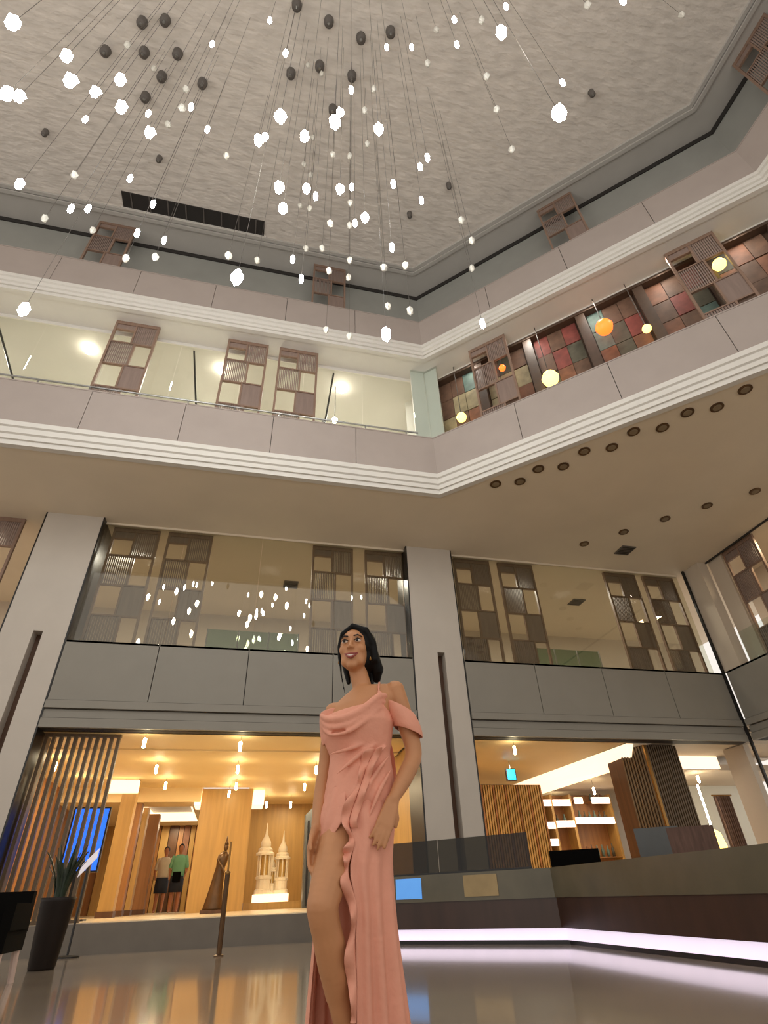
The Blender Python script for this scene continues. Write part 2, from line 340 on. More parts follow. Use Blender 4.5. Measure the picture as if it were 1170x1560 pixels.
for (u, v, r, mt, lab) in ((703, 635, .13, 'lamp_yellow', 'small yellow glass lamp by the corner end of the coloured window'), (765, 560, .09, 'lamp_orange', 'small orange lamp behind the lattice screen near the gallery corner'),
                           (838, 575, .20, 'lamp_yellow', 'large yellow globe lamp before the coloured window'), (920, 497, .20, 'lamp_orange', 'orange lantern with a bright top before the coloured window'),
                           (985, 500, .10, 'lamp_yellow', 'narrow pale lamp beside the orange lantern'), (1095, 402, .14, 'lamp_yellow', 'warm white lamp behind the lattice screen at the far end')):
    q = atP(u, v, (wo[0]-N45[0]*.12, wo[1]-N45[1]*.12, 0), (N45[0], N45[1], 0))
    t = thing('hanging_lamp', lab, 'pendant lamp', tuple(q), 'lamps before the coloured window')
    MB().lathe((q[0], q[1], q[2]-r*1.1), [(r*.35, 0), (r*.8, r*.35), (r, r), (r*.75, r*1.6), (r*.3, r*2.1), (.02, r*2.2)], 14).build('shade', mt, t, True)
    MB().tube([(q[0], q[1], q[2]+r), (q[0], q[1], Z_S2)], .01).build('cord', 'cable', t)
    if False: MB().ell((q[0], q[1], q[2]+r*1.2), (.08, .08, .08)).build('bulb', 'bulb_glow', t, True)

# ------------------------------------------------------------------ lattice screens
def make_screen():
    root = thing('lattice_screen', 'x', 'screen', world=False)
    f = MB(); H = 3.9; D = .07; z = lambda t: H-t
    bx = lambda mb, x0, x1, t0, t1, y0=0, y1=D: mb.box(x0, x1, y0, y1, z(t1), z(t0))
    for a in ((0, .05, 0, H), (.95, 1.0, 0, H)): bx(MB(), *a).build('post', 'screen_frame', root)
    for a in ((.05, .95, 0, .10), (.05, .95, 3.8, 3.9)): bx(MB(), *a).build('rail', 'screen_frame', root)
    for a in ((.46, .50, .10, .72), (.55, .59, .72, 1.45), (.48, .52, 1.45, 2.15), (.60, .64, 2.15, 3.8)): bx(MB(), *a, .005, .065).build('stile', 'screen_frame', root)
    for a in ((.05, .95, .70, .735), (.05, .95, 1.43, 1.465), (.05, .95, 2.14, 2.175), (.05, .95, 2.87, 2.905), (.05, .46, .26, .29)): bx(MB(), *a, .005, .065).build('cross_rail', 'screen_frame', root)
    def grille(x0, x1, t0, t1, pitch, wd):
        mb = MB(); n = int((x1-x0)/pitch)
        for i in range(n+1): c = x0+(x1-x0)*(i+.5)/(n+1); bx(mb, c-wd/2, c+wd/2, t0, t1, .02, .05)
        o = mb.build('grille', 'screen_wood', root); o['kind'] = 'stuff'
    grille(.50, .95, .10, .70, .042, .030); grille(.05, .55, .735, 1.43, .042, .024)
    bx(MB(), .05, .46, .10, .26, .025, .05).build('infill_panel', 'screen_wood', root)
    bx(MB(), .52, .95, 1.465, 2.14, .025, .05).build('infill_panel', 'screen_wood', root)
    grille(.05, .60, 2.175, 2.87, .05, .036); grille(.05, .95, 2.905, 3.8, .05, .036)
    return root
proto = make_screen(); used = [False]
def screen(x, y, ztop, zbot, label, rotz=0, group=None):
    o = proto if not used[0] else copy_tree(proto); used[0] = True
    o.location = (x, y, zbot); o.rotation_euler = (0, 0, rotz); o.scale = (1, 1, (ztop-zbot)/3.9); o['label'] = label
    if group: o['group'] = group
    elif 'group' in o: del o['group']
G1 = 'lattice screens behind the glass of the first floor'
for x, lab in ((-3.41, 'lattice screen behind first floor glass next to the slotted column above the slat screen'), (-2.23, 'second lattice screen of the pair above the wooden slat screen'),
               (1.14, 'lattice screen of the pair above the woman, on the side away from the slotted column'), (2.44, 'lattice screen tight against the slotted column, above the woman'),
               (4.79, 'first floor lattice screen tight against the slotted column above the counter'), (6.03, 'second lattice screen of the pair above the slatted wooden wall'),
               (9.19, 'first lattice screen of the pair by the corner of the grey facade'), (10.43, 'lattice screen closest to the corner of the grey facade'),
               (-6.25, 'bright lattice screen beyond the slotted column at the edge of the hall')):
    screen(x, 11.36, Z_SOF, 3.75, lab, 0, G1)
screen(11.84, 9.9, Z_SOF, 3.75, 'lattice screen on the side wall beyond the facade corner', -math.pi/2, G1)
G2 = 'lattice screens of the middle gallery'
for x, lab in ((-4.10, 'lone lattice screen of the middle gallery between two bare bulbs'), (-1.46, 'lattice screen of the middle gallery pair, beside the bare bulb'), (-.18, 'lattice screen of the middle gallery pair, beside the leaning pole')):
    screen(x, 9.17, Z_S2, Z_SOF+.4, lab, 0, G2)
def screen45(s, r, zt, zb, lab, g): screen(CX+T45[0]*s+N45[0]*r, CY+T45[1]*s+N45[1]*r, zt, zb, lab, -math.pi/4, g)
screen45(1.12, .42, Z_S2, Z_SOF+.4, 'lattice screen before the coloured window near the gallery corner', G2)
screen45(5.98, .42, Z_S2, Z_SOF+.4, 'lattice screen before the far end of the coloured window', G2)
G3 = 'lattice screens of the top gallery'
for x, lab in ((-5.65, 'dark lattice screen under the ceiling below the slot diffuser'), (.55, 'dark lattice screen of the top gallery close to its corner')):
    screen(x, 9.36, Z_CEIL, Z_S2+.5, lab, 0, G3)
screen45(3.9, .50, Z_CEIL, Z_S2+.5, 'lattice screen of the slanted top gallery under the plaster ceiling', G3)
screen(TX+.55, 2.2, Z_CEIL, Z_S2+.5, 'lattice screen of the top gallery wing at the right', -math.pi/2, G3)

# ------------------------------------------------------------------ facade under the galleries
def column(name, x0, x1, label):
    xm = (x0+x1)/2; c = struct(name, MB().box(x0, x1, FY+.28, FY+.9, .36, Z_SOF).box(x0, xm-.02, FY, FY+.28, .0, Z_SOF).box(xm+.15, x1, FY, FY+.28, .0, Z_SOF).box(xm-.02, xm+.15, FY, FY+.28, 4.93, Z_SOF), 'column_stone', label, 'column')
    MB().box(xm-.02, xm+.15, FY+.24, FY+.279, .36, 4.93).build('slot', 'dark_wood', c)
    MB().box(x0-.03, x0, FY+.0, FY+.9, .36, Z_SOF).build('edge_strip', 'black_trim', c)
    MB().box(x1, x1+.03, FY+.0, FY+.9, .36, Z_SOF).build('edge_strip', 'black_trim', c)
    return c
colL = column('wall_column_left', -4.71, -3.58, 'pale stone column with a dark vertical slot at the hall edge')
colC = column('wall_column_middle', 3.43, 4.57, 'pale stone column with a dark vertical slot behind the counter')
def facade_band(name, x0, x1, label, joints, axis='x'):
    def B(a0, a1, b0, b1, z0, z1):   # a along, b depth (positive = behind)
        return MB().box(a0, a1, FY+b0, FY+b1, z0, z1) if axis == 'x' else MB().box(FX+b0, FX+b1, a0, a1, z0, z1)
    s = struct(name, B(x0, x1, .06, .35, 3.17, 4.74), 'dark_gap', label, 'wall')
    js = [x0]+joints+[x1]
    for a, b in zip(js[:-1], js[1:]): B(a+.008, b-.008, .0, .07, 3.65, 4.78).build('panel', 'fascia_grey', s)
    for k, (za, zb, o) in enumerate(((3.50, 3.65, -.04), (3.34, 3.50, .02), (3.17, 3.34, -.02))): B(x0, x1, o, .10, za, zb-.015).build('moulding', 'fascia_grey', s)
    B(x0, x1, .0, .35, 4.74, 4.78).build('coping', 'fascia_grey', s)
    return s
facade_band('wall_band_left', -3.55, 3.40, 'grey panelled band above the gold lobby', [-1.84, -.10, 1.64])
facade_band('wall_band_middle', 4.60, 11.45, 'grey panelled band above the lounge opening', [6.30, 8.03, 9.77])
facade_band('wall_band_far_left', -14, -4.74, 'grey panelled band beyond the slotted column', [-12, -10, -8, -6.5])
facade_band('wall_band_right', -4, 10.9, 'grey panelled band on the side wall at the right', [0, 2, 4, 6, 8, 9.6], 'y')
struct('trim_5', MB().box(FX-.05, FX+.0, 10.93, 10.99, .36, Z_SOF), 'black_trim', 'black vertical corner strip where facade and side wall meet', 'trim')
# glass of first floor and ground floor
def glazing(name, x0, x1, n, z0, z1, y, label):
    t = struct(name, MB().box(x0, x1, y-.02, y+.04, z1-.05, z1), 'soffit_tan', label, 'window')
    for k in range(n): MB().box(x0+(x1-x0)*k/n+.004, x0+(x1-x0)*(k+1)/n-.004, y, y+.012, z0, z1-.05).build('pane', 'facade_glass', t)
glazing('window_2', -3.55, 3.40, 4, 4.78, Z_SOF, 11.2, 'clear first floor glazing above the gold lobby')
glazing('window_3', 4.60, 11.42, 4, 4.78, Z_SOF, 11.2, 'clear first floor glazing above the lounge')
# first floor rooms
struct('wall_first_floor_back', MB().box(-14, 15.8, 15.8, 16.0, 3.8, Z_SOF), 'beige_wall', 'beige back wall of the first floor rooms', 'wall')
struct('floor_first', MB().box(-14, 15.8, 11.35, 16.0, 3.55, 3.75), 'beige_wall', 'floor of the first floor rooms', 'floor')
for k, (x0, x1, lab) in enumerate(((-1.1, 1.0, 'green glass railing behind the first floor glazing above the gold lobby'), (7.1, 9.1, 'green glass railing behind the first floor glazing above the lounge'))):
    t = thing('glass_railing', lab, 'railing', (x0, 12.4, 3.75))
    for j in range(3): MB().box(x0+(x1-x0)*j/3+.01, x0+(x1-x0)*(j+1)/3-.01, 12.4, 12.42, 3.75, 5.75).build('pane', 'green_glass', t)
    for j in range(4): MB().tube([(x0+(x1-x0)*j/3, 12.38, 3.75), (x0+(x1-x0)*j/3, 12.38, 5.75)], .015).build('post', 'steel', t)
# side wall at the right above the lounge
sw = struct('wall_side_right', MB().box(FX+.02, FX+.3, 10.42, 11.0, 4.78, Z_SOF).box(FX+.35, FX+.5, 9.95, 10.4, 4.78, Z_SOF).box(FX+2.0, FX+2.2, -4, 11, 3.8, Z_SOF), 'beige_wall', 'beige side wall past the facade corner', 'wall')
t = struct('window_4', MB().box(FX+.26, FX+.30, -4, 10.4, Z_SOF-.04, Z_SOF), 'dark_gap', 'glass railing panes on the side wall', 'window')
for k in range(3): MB().box(FX+.26, FX+.275, 10.35-1.2*(k+1), 10.34-1.2*k, 4.75, 5.6).build('pane', 'mint_glass', t)

# downlights and vents of the soffit
GD = 'recessed downlights in the tan soffit'
def dl(u, v, lab, r=.12, z=Z_SOF):
    q = atZ(u, v, z); t = thing('downlight', lab, 'downlight', (q[0], q[1], z), GD)
    MB().lathe((q[0], q[1], z-.02), [(r*.6, .0), (r, 0), (r, .02)], 16).build('ring', 'bronze', t)
    MB().lathe((q[0], q[1], z-.03), [(r*.02, .004), (r*.62, .004), (r*.66, .012)], 16).build('lens', 'downlight_lens', t)
for u, v in ((755, 737), (792, 733), (820, 714), (858, 710), (890, 687), (932, 681), (965, 657), (1009, 651), (1047, 628), (1092, 620), (1135, 593)):
    dl(u, v, 'small dark round downlight in the soffit row beside the white cornice')
for u, v in ((890, 828), (950, 810), (1013, 790), (1077, 770), (1150, 748)):
    dl(u, v, 'round downlight in the soffit row away from the cornice, near the black vent')
for u, v, lab in ((952, 838, 'square black air vent in the tan soffit'), (878, 917, 'dark air vent inside the first floor room above the lounge'), (443, 890, 'dark air vent inside the first floor room above the gold lobby')):
    q = atZ(u, v, Z_SOF); t = thing('air_vent', lab, 'vent', tuple(q))
    MB().box(q[0]-.2, q[0]+.2, q[1]-.2, q[1]+.2, Z_SOF-.025, Z_SOF+.005).build('frame', 'canopy_dark', t)
    for k in range(5): MB().box(q[0]-.17, q[0]+.17, q[1]-.16+k*.07, q[1]-.13+k*.07, Z_SOF-.035, Z_SOF-.024).build('slat', 'black_trim', t)

# ------------------------------------------------------------------ ground floor, left bay: gold lobby
FZ, CZ = .36, 3.17
struct('ceiling_lobby', MB().box(-4.6, 3.4, 11.3, 17.3, CZ, CZ+.3).box(-4.6, 3.4, 12.6, 13.0, CZ-.03, CZ).box(.3, 3.4, 17.3, 21.0, CZ, CZ+.3), 'gold_ceiling', 'warm gold ceiling of the lobby', 'ceiling')
struct('wall_lobby_left', MB().box(-4.75, -4.6, 11.4, 23, FZ, CZ), 'mid_wood', 'wooden side wall of the lobby', 'wall')
struct('wall_lobby_right', MB().box(3.45, 3.6, 11.9, 22, FZ, CZ), 'gold_wood', 'gold side wall of the lobby', 'wall')
struct('wall_lobby_back', MB().box(.39, 3.5, 20.6, 20.8, FZ, CZ), 'gold_wood', 'gold back wall of the display niche', 'wall')
struct('wall_lobby_pier', MB().box(-.99, .39, 17.5, 18.6, FZ, CZ), 'gold_wood', 'wide gold wooden pier between corridor and display niche', 'wall')
for x, lab in ((-1.0, 'corridor'), (.41, 'niche')):
    tag(MB().box(x-.16 if x < 0 else x, x if x < 0 else x+.30, 17.35, 18.3, CZ-.42, CZ-.05).build('cove_light', 'cove_glow'), 'glowing cove box at the top of the gold pier on the %s side' % lab, 'cove light')
# tray ceiling of the lift corridor
struct('ceiling_corridor', MB().box(-4.6, -1.0, 17.3, 18.2, 2.82, CZ+.1).box(-4.6, -2.75, 18.2, 24, 2.82, CZ).box(-1.25, -1.0, 18.2, 24, 2.82, CZ).box(-2.75, -1.25, 21.5, 24, 2.82, CZ).box(-2.75, -1.25, 18.2, 21.5, 3.10, CZ), 'gold_ceiling', 'dropped ceiling with a square tray over the lift corridor', 'ceiling')
tl = thing('tray_light', 'glowing square tray recessed in the corridor ceiling', 'cove light', (-2, 19.5, 2.84))
MB().box(-2.75, -1.25, 21.40, 21.49, 2.80, 3.09).build('side', 'cove_glow', tl); MB().box(-2.75, -1.25, 18.21, 18.27, 2.84, 3.09).build('side', 'cove_glow', tl)
MB().box(-2.75, -2.69, 18.27, 21.4, 2.84, 3.09).build('side', 'cove_glow', tl); MB().box(-1.31, -1.25, 18.27, 21.4, 2.84, 3.09).build('side', 'cove_glow', tl)
MB().box(-2.68, -1.32, 18.28, 21.39, 3.05, 3.09).build('tray', 'white_paint', tl)
bw_ = struct('wall_corridor_back', MB().box(-4.6, -.95, 23.0, 23.2, FZ, 2.85), 'dark_wood', 'back wall of the lift corridor clad in wooden planks', 'wall')
random.seed(11); x = -4.5; cyc = ['mid_wood', 'gold_wood', 'dark_wood', 'mid_wood', 'pane_rust', 'gold_wood', 'mid_wood']
k = 0
while x < -1.1:
    wd = random.uniform(.16, .34); MB().box(x, x+wd-.02, 22.90-.05*(k % 2), 23.0, FZ, 2.83).build('plank', cyc[k % 7], bw_); x += wd; k += 1
# pillars of the corridor, one behind the other
for i, (u0, u1, y, mt) in enumerate(((160, 183, 16.0, 'gold_wood'), (186, 196, 17.4, 'mid_wood'), (200, 208, 18.6, 'gold_wood'), (208, 228, 20.0, 'mid_wood'))):
    a = atY(u0, 1330, y)[0]; b = atY(u1, 1330, y)[0]
    labs = ('broad gold wooden pillar beside the wooden slat screen', 'thin brown wooden pillar behind the broad gold one', 'thin gold wooden pillar in the row of the lift corridor', 'brown wooden pillar beside the two visitors')
    t = thing('wooden_pillar', labs[i], 'pillar', ((a+b)/2, y, FZ)); top = CZ if y < 17.3 else 2.85
    MB().box(a, b, y, y+.35, FZ, top).build('shaft', mt, t); MB().box(a-.02, b+.02, y-.02, y+.37, FZ, FZ+.12).build('foot', 'dark_wood', t)
q = atY(172, 1222, 15.8); tag(MB().box(q[0]-.2, q[0]+.5, 15.75, 15.98, CZ-.33, CZ-.06).build('cove_light', 'cove_glow'), 'glowing cove box above the broad gold pillar', 'cove light')
# wooden slat screen
ss = thing('slat_screen', 'screen of upright dark wooden slats beside the slotted column', 'screen', (-2.95, 11.5, FZ))
for k in range(11): MB().box(-3.50+.122*k-.028, -3.50+.122*k+.028, 11.44, 11.52, FZ+.05, CZ-.05).build('slat', 'slat_wood', ss)
MB().box(-3.54, -2.24, 11.43, 11.53, CZ-.05, CZ).build('top_rail', 'slat_wood', ss); MB().box(-3.54, -2.24, 11.43, 11.53, FZ, FZ+.05).build('bottom_rail', 'slat_wood', ss)
# blue monitor behind the slats
a = atY(116, 1232, 13.2); b = atY(150, 1305, 13.2)
t = thing('wall_monitor', 'bright blue screen on a stand behind the wooden slats', 'monitor', ((a[0]+b[0])/2, 13.25, FZ))
MB().box(a[0]-.03, b[0]+.03, 13.22, 13.30, b[2]-.25, a[2]+.03).build('casing', 'black_trim', t); MB().box(a[0], b[0], 13.205, 13.222, b[2]-.22, a[2]).build('display', 'monitor_blue', t)
MB().box((a[0]+b[0])/2-.06, (a[0]+b[0])/2+.06, 13.24, 13.30, FZ+.02, b[2]-.2).build('stand', 'black_trim', t); MB().box(a[0], b[0], 13.1, 13.4, FZ, FZ+.03).build('base', 'black_trim', t)
# rod lamps hanging under the lobby ceilings
GR = 'slim glowing rods under the lobby ceilings'
for u, v, z in ((220, 1132, 2.98), (366, 1137, 2.98), (238, 1172, 2.98), (362, 1172, 2.98), (482, 1173, 2.98), (252, 1197, 2.98), (360, 1198, 2.98), (464, 1199, 2.98), (349, 1209, 2.98), (406, 1226, 2.9), (443, 1226, 2.9), (84, 1168, 2.98), (120, 1195, 2.98)):
    q = atZ(u, v, z); q2 = q
    if q[1] > 16.9 and q[0] < .4: q = O+(q-O)*(16.9-0)/q[1]
    h = .085
    t = thing('rod_lamp', 'slim glowing rod lamp hanging under the gold lobby ceiling', 'pendant lamp', tuple(q), GR)
    MB().lathe((q[0], q[1], q[2]-h), [(.014, 0), (.028, .01), (.028, 2*h-.01), (.014, 2*h)], 8).build('rod', 'rod_glow', t, True)
    MB().tube([(q[0], q[1], q[2]+h), (q[0], q[1], CZ)], .004, 6).build('cord', 'cable', t)
# white spired temple model in the niche
t = thing('temple_model', 'white spired temple model on a lit plinth in the gold niche', 'temple model', (1.2, 18.6, FZ))
MB().box(.42, 2.2, 18.1, 19.3, FZ, .52).build('bench', 'gold_wood', t)
MB().box(.66, 1.62, 18.3, 18.9, .52, .70).build('plinth', 'cove_glow', t)
def temple(cx, cy, s, z0):
    MB().lathe((cx, cy, z0), [(.24*s, 0), (.24*s, .10*s), (.20*s, .12*s), (.20*s, .35*s), (.23*s, .37*s), (.23*s, .42*s), (.12*s, .46*s)], 12).build('base_tier', 'model_white', t)
    for k in range(8):
        a_ = 2*math.pi*k/8; MB().tube([(cx+.19*s*math.cos(a_), cy+.19*s*math.sin(a_), z0+.42*s), (cx+.19*s*math.cos(a_), cy+.19*s*math.sin(a_), z0+.95*s)], .022*s, 6).build('pillar', 'model_white', t)
    MB().lathe((cx, cy, z0+.40*s), [(.11*s, 0), (.11*s, .56*s)], 10).build('core', 'model_gold', t)
    MB().lathe((cx, cy, z0+.95*s), [(.27*s, 0), (.27*s, .05*s), (.21*s, .09*s), (.21*s, .16*s), (.15*s, .20*s)], 12).build('cornice_ring', 'model_white', t)
    MB().lathe((cx, cy, z0+1.13*s), [(.13*s, 0), (.155*s, .07*s), (.14*s, .17*s), (.08*s, .27*s), (.04*s, .36*s), (.025*s, .50*s), (.008*s, .66*s)], 14).build('spire', 'model_white', t, True)
temple(.92, 18.55, .96, .70); temple(1.42, 18.62, .85, .70); temple(1.16, 18.75, .55, .70)
# grey louvred panel beside the niche
t = thing('louvred_panel', 'grey sloping louvred panel between niche and the woman', 'panel', (2.2, 17, FZ))
a = atY(466, 1240, 17.0); MB().loft([[(a[0], 17, FZ), (a[0]+.6, 17, FZ), (a[0]+.6, 17.3, FZ), (a[0], 17.3, FZ)], [(a[0], 17, 2.45), (a[0]+.6, 17, 3.0), (a[0]+.6, 17.3, 3.0), (a[0], 17.3, 2.45)]]).build('body', 'louvre_grey', t)
for k in range(5): MB().box(a[0]+.06+.11*k, a[0]+.11+.11*k, 16.95, 17.0, FZ+.05, 2.3+.1*k).build('slat', 'steel' if k % 2 else 'black_trim', t)
# slender bronze figure before the pier
b0 = atY(320, 1395, 15.0); tx, tz = atY(335, 1280, 15.0)[[0, 2]]
t = thing('slender_statue', 'slender dark bronze robed statue before the gold pier', 'statue', (b0[0], 15.0, FZ)); bx_ = b0[0]+.03; hh = tz-FZ
rg = []
for k, (f, r, dx) in enumerate(((0, .22, 0), (.03, .21, 0), (.25, .15, .02), (.45, .12, .05), (.58, .10, .07), (.66, .12, .09), (.74, .12, .11), (.79, .05, .13))):
    rg.append([(bx_+dx+r*math.cos(2*math.pi*i/14), 15+.7*r*math.sin(2*math.pi*i/14), FZ+.06+hh*f) for i in range(14)])
MB().loft(rg).build('robe', 'bronze', t, True)
MB().ell((bx_+.145, 15, FZ+.06+hh*.85), (.055, .06, .075)).build('head', 'bronze', t, True)
MB().lathe((bx_+.15, 15, FZ+.06+hh*.89), [(.05, 0), (.035, .05), (.012, hh*.12)], 10).build('crown', 'bronze', t, True)
MB().cap((bx_+.02, 14.93, FZ+hh*.70), (bx_+.16, 14.86, FZ+hh*.55), .03, .022).build('arm', 'bronze', t, True)
MB().box(bx_-.25, bx_+.25, 14.78, 15.22, FZ, FZ+.07).build('base', 'dark_wood', t)
# two far visitors
def visitor(u, y, hgt, shirt, label, bag=False):
    q = atY(u, 1395, y); x = q[0]; z = FZ; s = hgt/1.7
    t = thing('person', label, 'person', (x, y, z), 'visitors in the lift corridor')
    mb = MB()
    for sg in (-1, 1): mb.cap((x+sg*.09*s, y, z+.86*s), (x+sg*.10*s, y+.01, z+.08*s), .085*s, .045*s); mb.cap((x+sg*.10*s, y, z+.05*s), (x+sg*.11*s, y-.16*s, z+.035*s), .04*s, .03*s)
    mb.ell((x, y, z+1.12*s), (.17*s, .11*s, .34*s)); mb.cap((x, y, z+1.4*s), (x, y, z+1.52*s), .055*s, .05*s); mb.ell((x, y, z+1.60*s), (.08*s, .095*s, .115*s))
    for sg in (-1, 1): mb.cap((x+sg*.19*s, y, z+1.36*s), (x+sg*.25*s, y, z+1.06*s), .05*s, .04*s); mb.cap((x+sg*.25*s, y, z+1.06*s), (x+sg*.20*s, y-.10*s, z+.84*s), .038*s, .03*s)
    me = remesh(mb, 'skin_far', .02); link('body', me, t)
    r = lambda hw, hd, zz: [(x+hw*s*math.cos(2*math.pi*i/16), y+hd*s*math.sin(2*math.pi*i/16), z+zz*s) for i in range(16)]
    MB().loft([r(.19, .14, .84), r(.18, .13, 1.0), r(.20, .14, 1.2), r(.215, .13, 1.34), r(.10, .09, 1.44)]).build('shirt', shirt, t, True)
    for sg in (-1, 1): MB().cap((x+sg*.18*s, y, z+1.36*s), (x+sg*.235*s, y, z+1.14*s), .065*s, .06*s).build('sleeve', shirt, t, True)
    MB().loft([r(.20, .15, .50), r(.20, .15, .70), r(.185, .14, .90)]).build('shorts', 'shorts_navy', t, True)
    MB().ell((x, y+.025*s, z+1.63*s), (.088*s, .095*s, .105*s)).build('hair', 'hair_black', t, True)
    if bag: MB().box(x-.12, x+.10, y-.2, y-.13, z+.75*s, z+1.0*s).build('bag', 'black_fabric', t)
def remesh(mb, mat, voxel, smooth_it=6):
    me = mb.mesh('tmp', mat); o = bpy.data.objects.new('tmp', me); col.objects.link(o)
    md = o.modifiers.new('r', 'REMESH'); md.mode = 'VOXEL'; md.voxel_size = voxel; md.use_smooth_shade = True
    if smooth_it: sm = o.modifiers.new('s', 'SMOOTH'); sm.iterations = smooth_it; sm.factor = .5
    dg = bpy.context.evaluated_depsgraph_get(); dg.update(); me2 = bpy.data.meshes.new_from_object(o.evaluated_get(dg))
    bpy.data.objects.remove(o); me2.materials.clear(); me2.materials.append(MATS[mat]); me2.polygons.foreach_set('use_smooth', [True]*len(me2.polygons)); return me2
visitor(261, 20.2, 1.68, 'shirt_green', 'visitor in a pale green shirt and dark shorts in the lift corridor', True)
visitor(238, 20.8, 1.66, 'shirt_white', 'visitor in a pale cream shirt walking in the lift corridor')

# ------------------------------------------------------------------ ground floor, right bay: lounge
struct('ceiling_lounge', MB().prism([(4.6, 11.3), (8.45, 11.3), (7.95, 19.5), (4.6, 19.5)], CZ, CZ+.3), 'gold_ceiling', 'warm ceiling of the lounge', 'ceiling')
struct('ceiling_lounge_low', MB().prism([(9.0, 12.7), (14.8, 12.7), (14.8, 21), (8.6, 21)], 2.86, 3.0).prism([(8.4, 11.3), (15, 11.3), (15, 12.8), (8.4, 12.8)], CZ+.02, CZ+.3), 'beige_wall', 'lower beige ceiling of the lounge', 'ceiling')
# the long glowing cove between the two ceilings
cv = thing('cove_light', 'long glowing cove running along the lounge ceiling', 'cove light', (8.4, 15, 2.9))
MB().loft([[(8.45, 11.4, CZ-.01), (9.0, 12.2, 2.90), (9.0, 12.2, 2.86), (8.62, 11.4, CZ-.01)], [(7.95, 19.5, CZ-.01), (8.62, 20.9, 2.90), (8.62, 20.9, 2.86), (8.1, 19.5, CZ-.01)]]).build('lit_slope', 'cove_glow', cv)
MB().prism([(8.4, 11.4), (9.1, 11.4), (8.7, 20.9), (7.9, 20.9)], CZ+.0, CZ+.2).build('recess', 'white_paint', cv)
struct('wall_lounge_left', MB().box(4.5, 4.6, 11.9, 20, FZ, CZ), 'gold_wood', 'gold wooden side wall of the lounge', 'wall')
struct('wall_lounge_back', MB().box(4.6, 15, 20.5, 20.7, FZ, CZ), 'beige_wall', 'beige back wall of the lounge', 'wall')
# slatted wooden wall
sl = struct('wall_slatted', MB().box(5.6, 8.08, 15.1, 15.25, FZ, 2.9), 'dark_wood', 'gold wooden slatted wall in the lounge', 'wall')
n = 36
for k in range(n): MB().box(5.6+2.48*k/n, 5.6+2.48*(k+.62)/n, 15.02, 15.1, FZ, 2.88).build('slat', 'gold_wood' if k % 5 else 'mid_wood', sl)
# lit bar shelves
sh = thing('bar_shelf', 'lit bar shelving with glowing white shelf edges in the lounge', 'shelf', (9.2, 15.6, FZ))
MB().box(8.15, 10.5, 15.95, 16.05, FZ, 2.75).build('back_panel', 'mid_wood', sh)
for x in (8.15, 8.55, 9.15, 10.42): MB().box(x, x+.07, 15.55, 15.95, FZ, 2.72).build('upright', 'gold_wood', sh)
for x0, x1, z in ((8.62, 9.15, 1.98), (9.22, 10.42, 2.05), (9.85, 10.42, 2.55), (8.22, 8.55, 2.5), (8.62, 9.15, 2.5), (9.3, 9.55, 2.55), (8.22, 8.55, 1.95), (8.22, 8.55, 1.55)):
    s_ = MB().box(x0, x1, 15.55, 15.95, z-.02, z).build('shelf_board', 'mid_wood', sh); MB().box(x0, x1, 15.50, 15.55, z-.07, z+.09).build('glowing_edge', 'shelf_glow', s_)
GB = 'bottles on the lit bar shelves'
random.seed(3)
for x0, x1, z in ((8.66, 9.12, 1.98), (9.26, 10.38, 2.05), (9.9, 10.38, 2.55), (9.26, 10.38, 1.2)):
    n = int((x1-x0)/.16)
    if z == 1.2: MB().box(9.22, 10.42, 15.55, 15.95, 1.18, 1.2).build('shelf_board', 'mid_wood', sh)
    for k in range(n):
        x = x0+(x1-x0)*(k+.5)/n; h = random.uniform(.24, .32) if z < 2.4 else .2
        o = MB().lathe((x, 15.75, z), [(.04, 0), (.042, h*.6), (.018, h*.75), (.018, h)], 10).build('bottle', random.choice(['pane_rust', 'pane_olive', 'pane_brown', 'pane_teal']), None, True)
        tag(o, {1.98: 'bottle on the short glowing shelf of the bar', 2.05: 'bottle on the long glowing shelf of the bar', 2.55: 'bottle on the top glowing shelf of the bar', 1.2: 'bottle on the dim lowest shelf of the bar'}[z], 'bottle', GB)
# slatted pillar with two faces
sp = thing('slatted_pillar', 'broad square pillar clad in dark wooden slats in the lounge', 'pillar', (9.2, 12.1, FZ))
PX0, PXM, PX1, PY = 8.76, 8.98, 9.84, 11.55
MB().prism([(PX0, PY+.6), (PXM, PY), (PX1, PY), (PX1, PY+1.2), (PX0, PY+1.2)], FZ, CZ).build('core', 'dark_wood', sp)
for k in range(9):
    f = (k+.2)/9; g = (k+.75)/9; A_ = np.array([PX0, PY+.6]); B_ = np.array([PXM, PY]); n_ = np.array([-.94, -.34]); p0 = A_+(B_-A_)*f; p1 = A_+(B_-A_)*g
    MB().prism([tuple(p0), tuple(p1), tuple(p1+n_*.03), tuple(p0+n_*.03)], FZ, CZ).build('slat', 'slat_wood', sp)
for k in range(14): MB().box(PXM+.04+(PX1-PXM-.04)*(k+.15)/14, PXM+.04+(PX1-PXM-.04)*(k+.7)/14, PY-.03, PY, FZ, CZ).build('slat', 'slat_wood', sp)
MB().box(PXM-.03, PXM+.03, PY-.05, PY+.01, FZ, CZ).build('corner_strip', 'brass', sp)
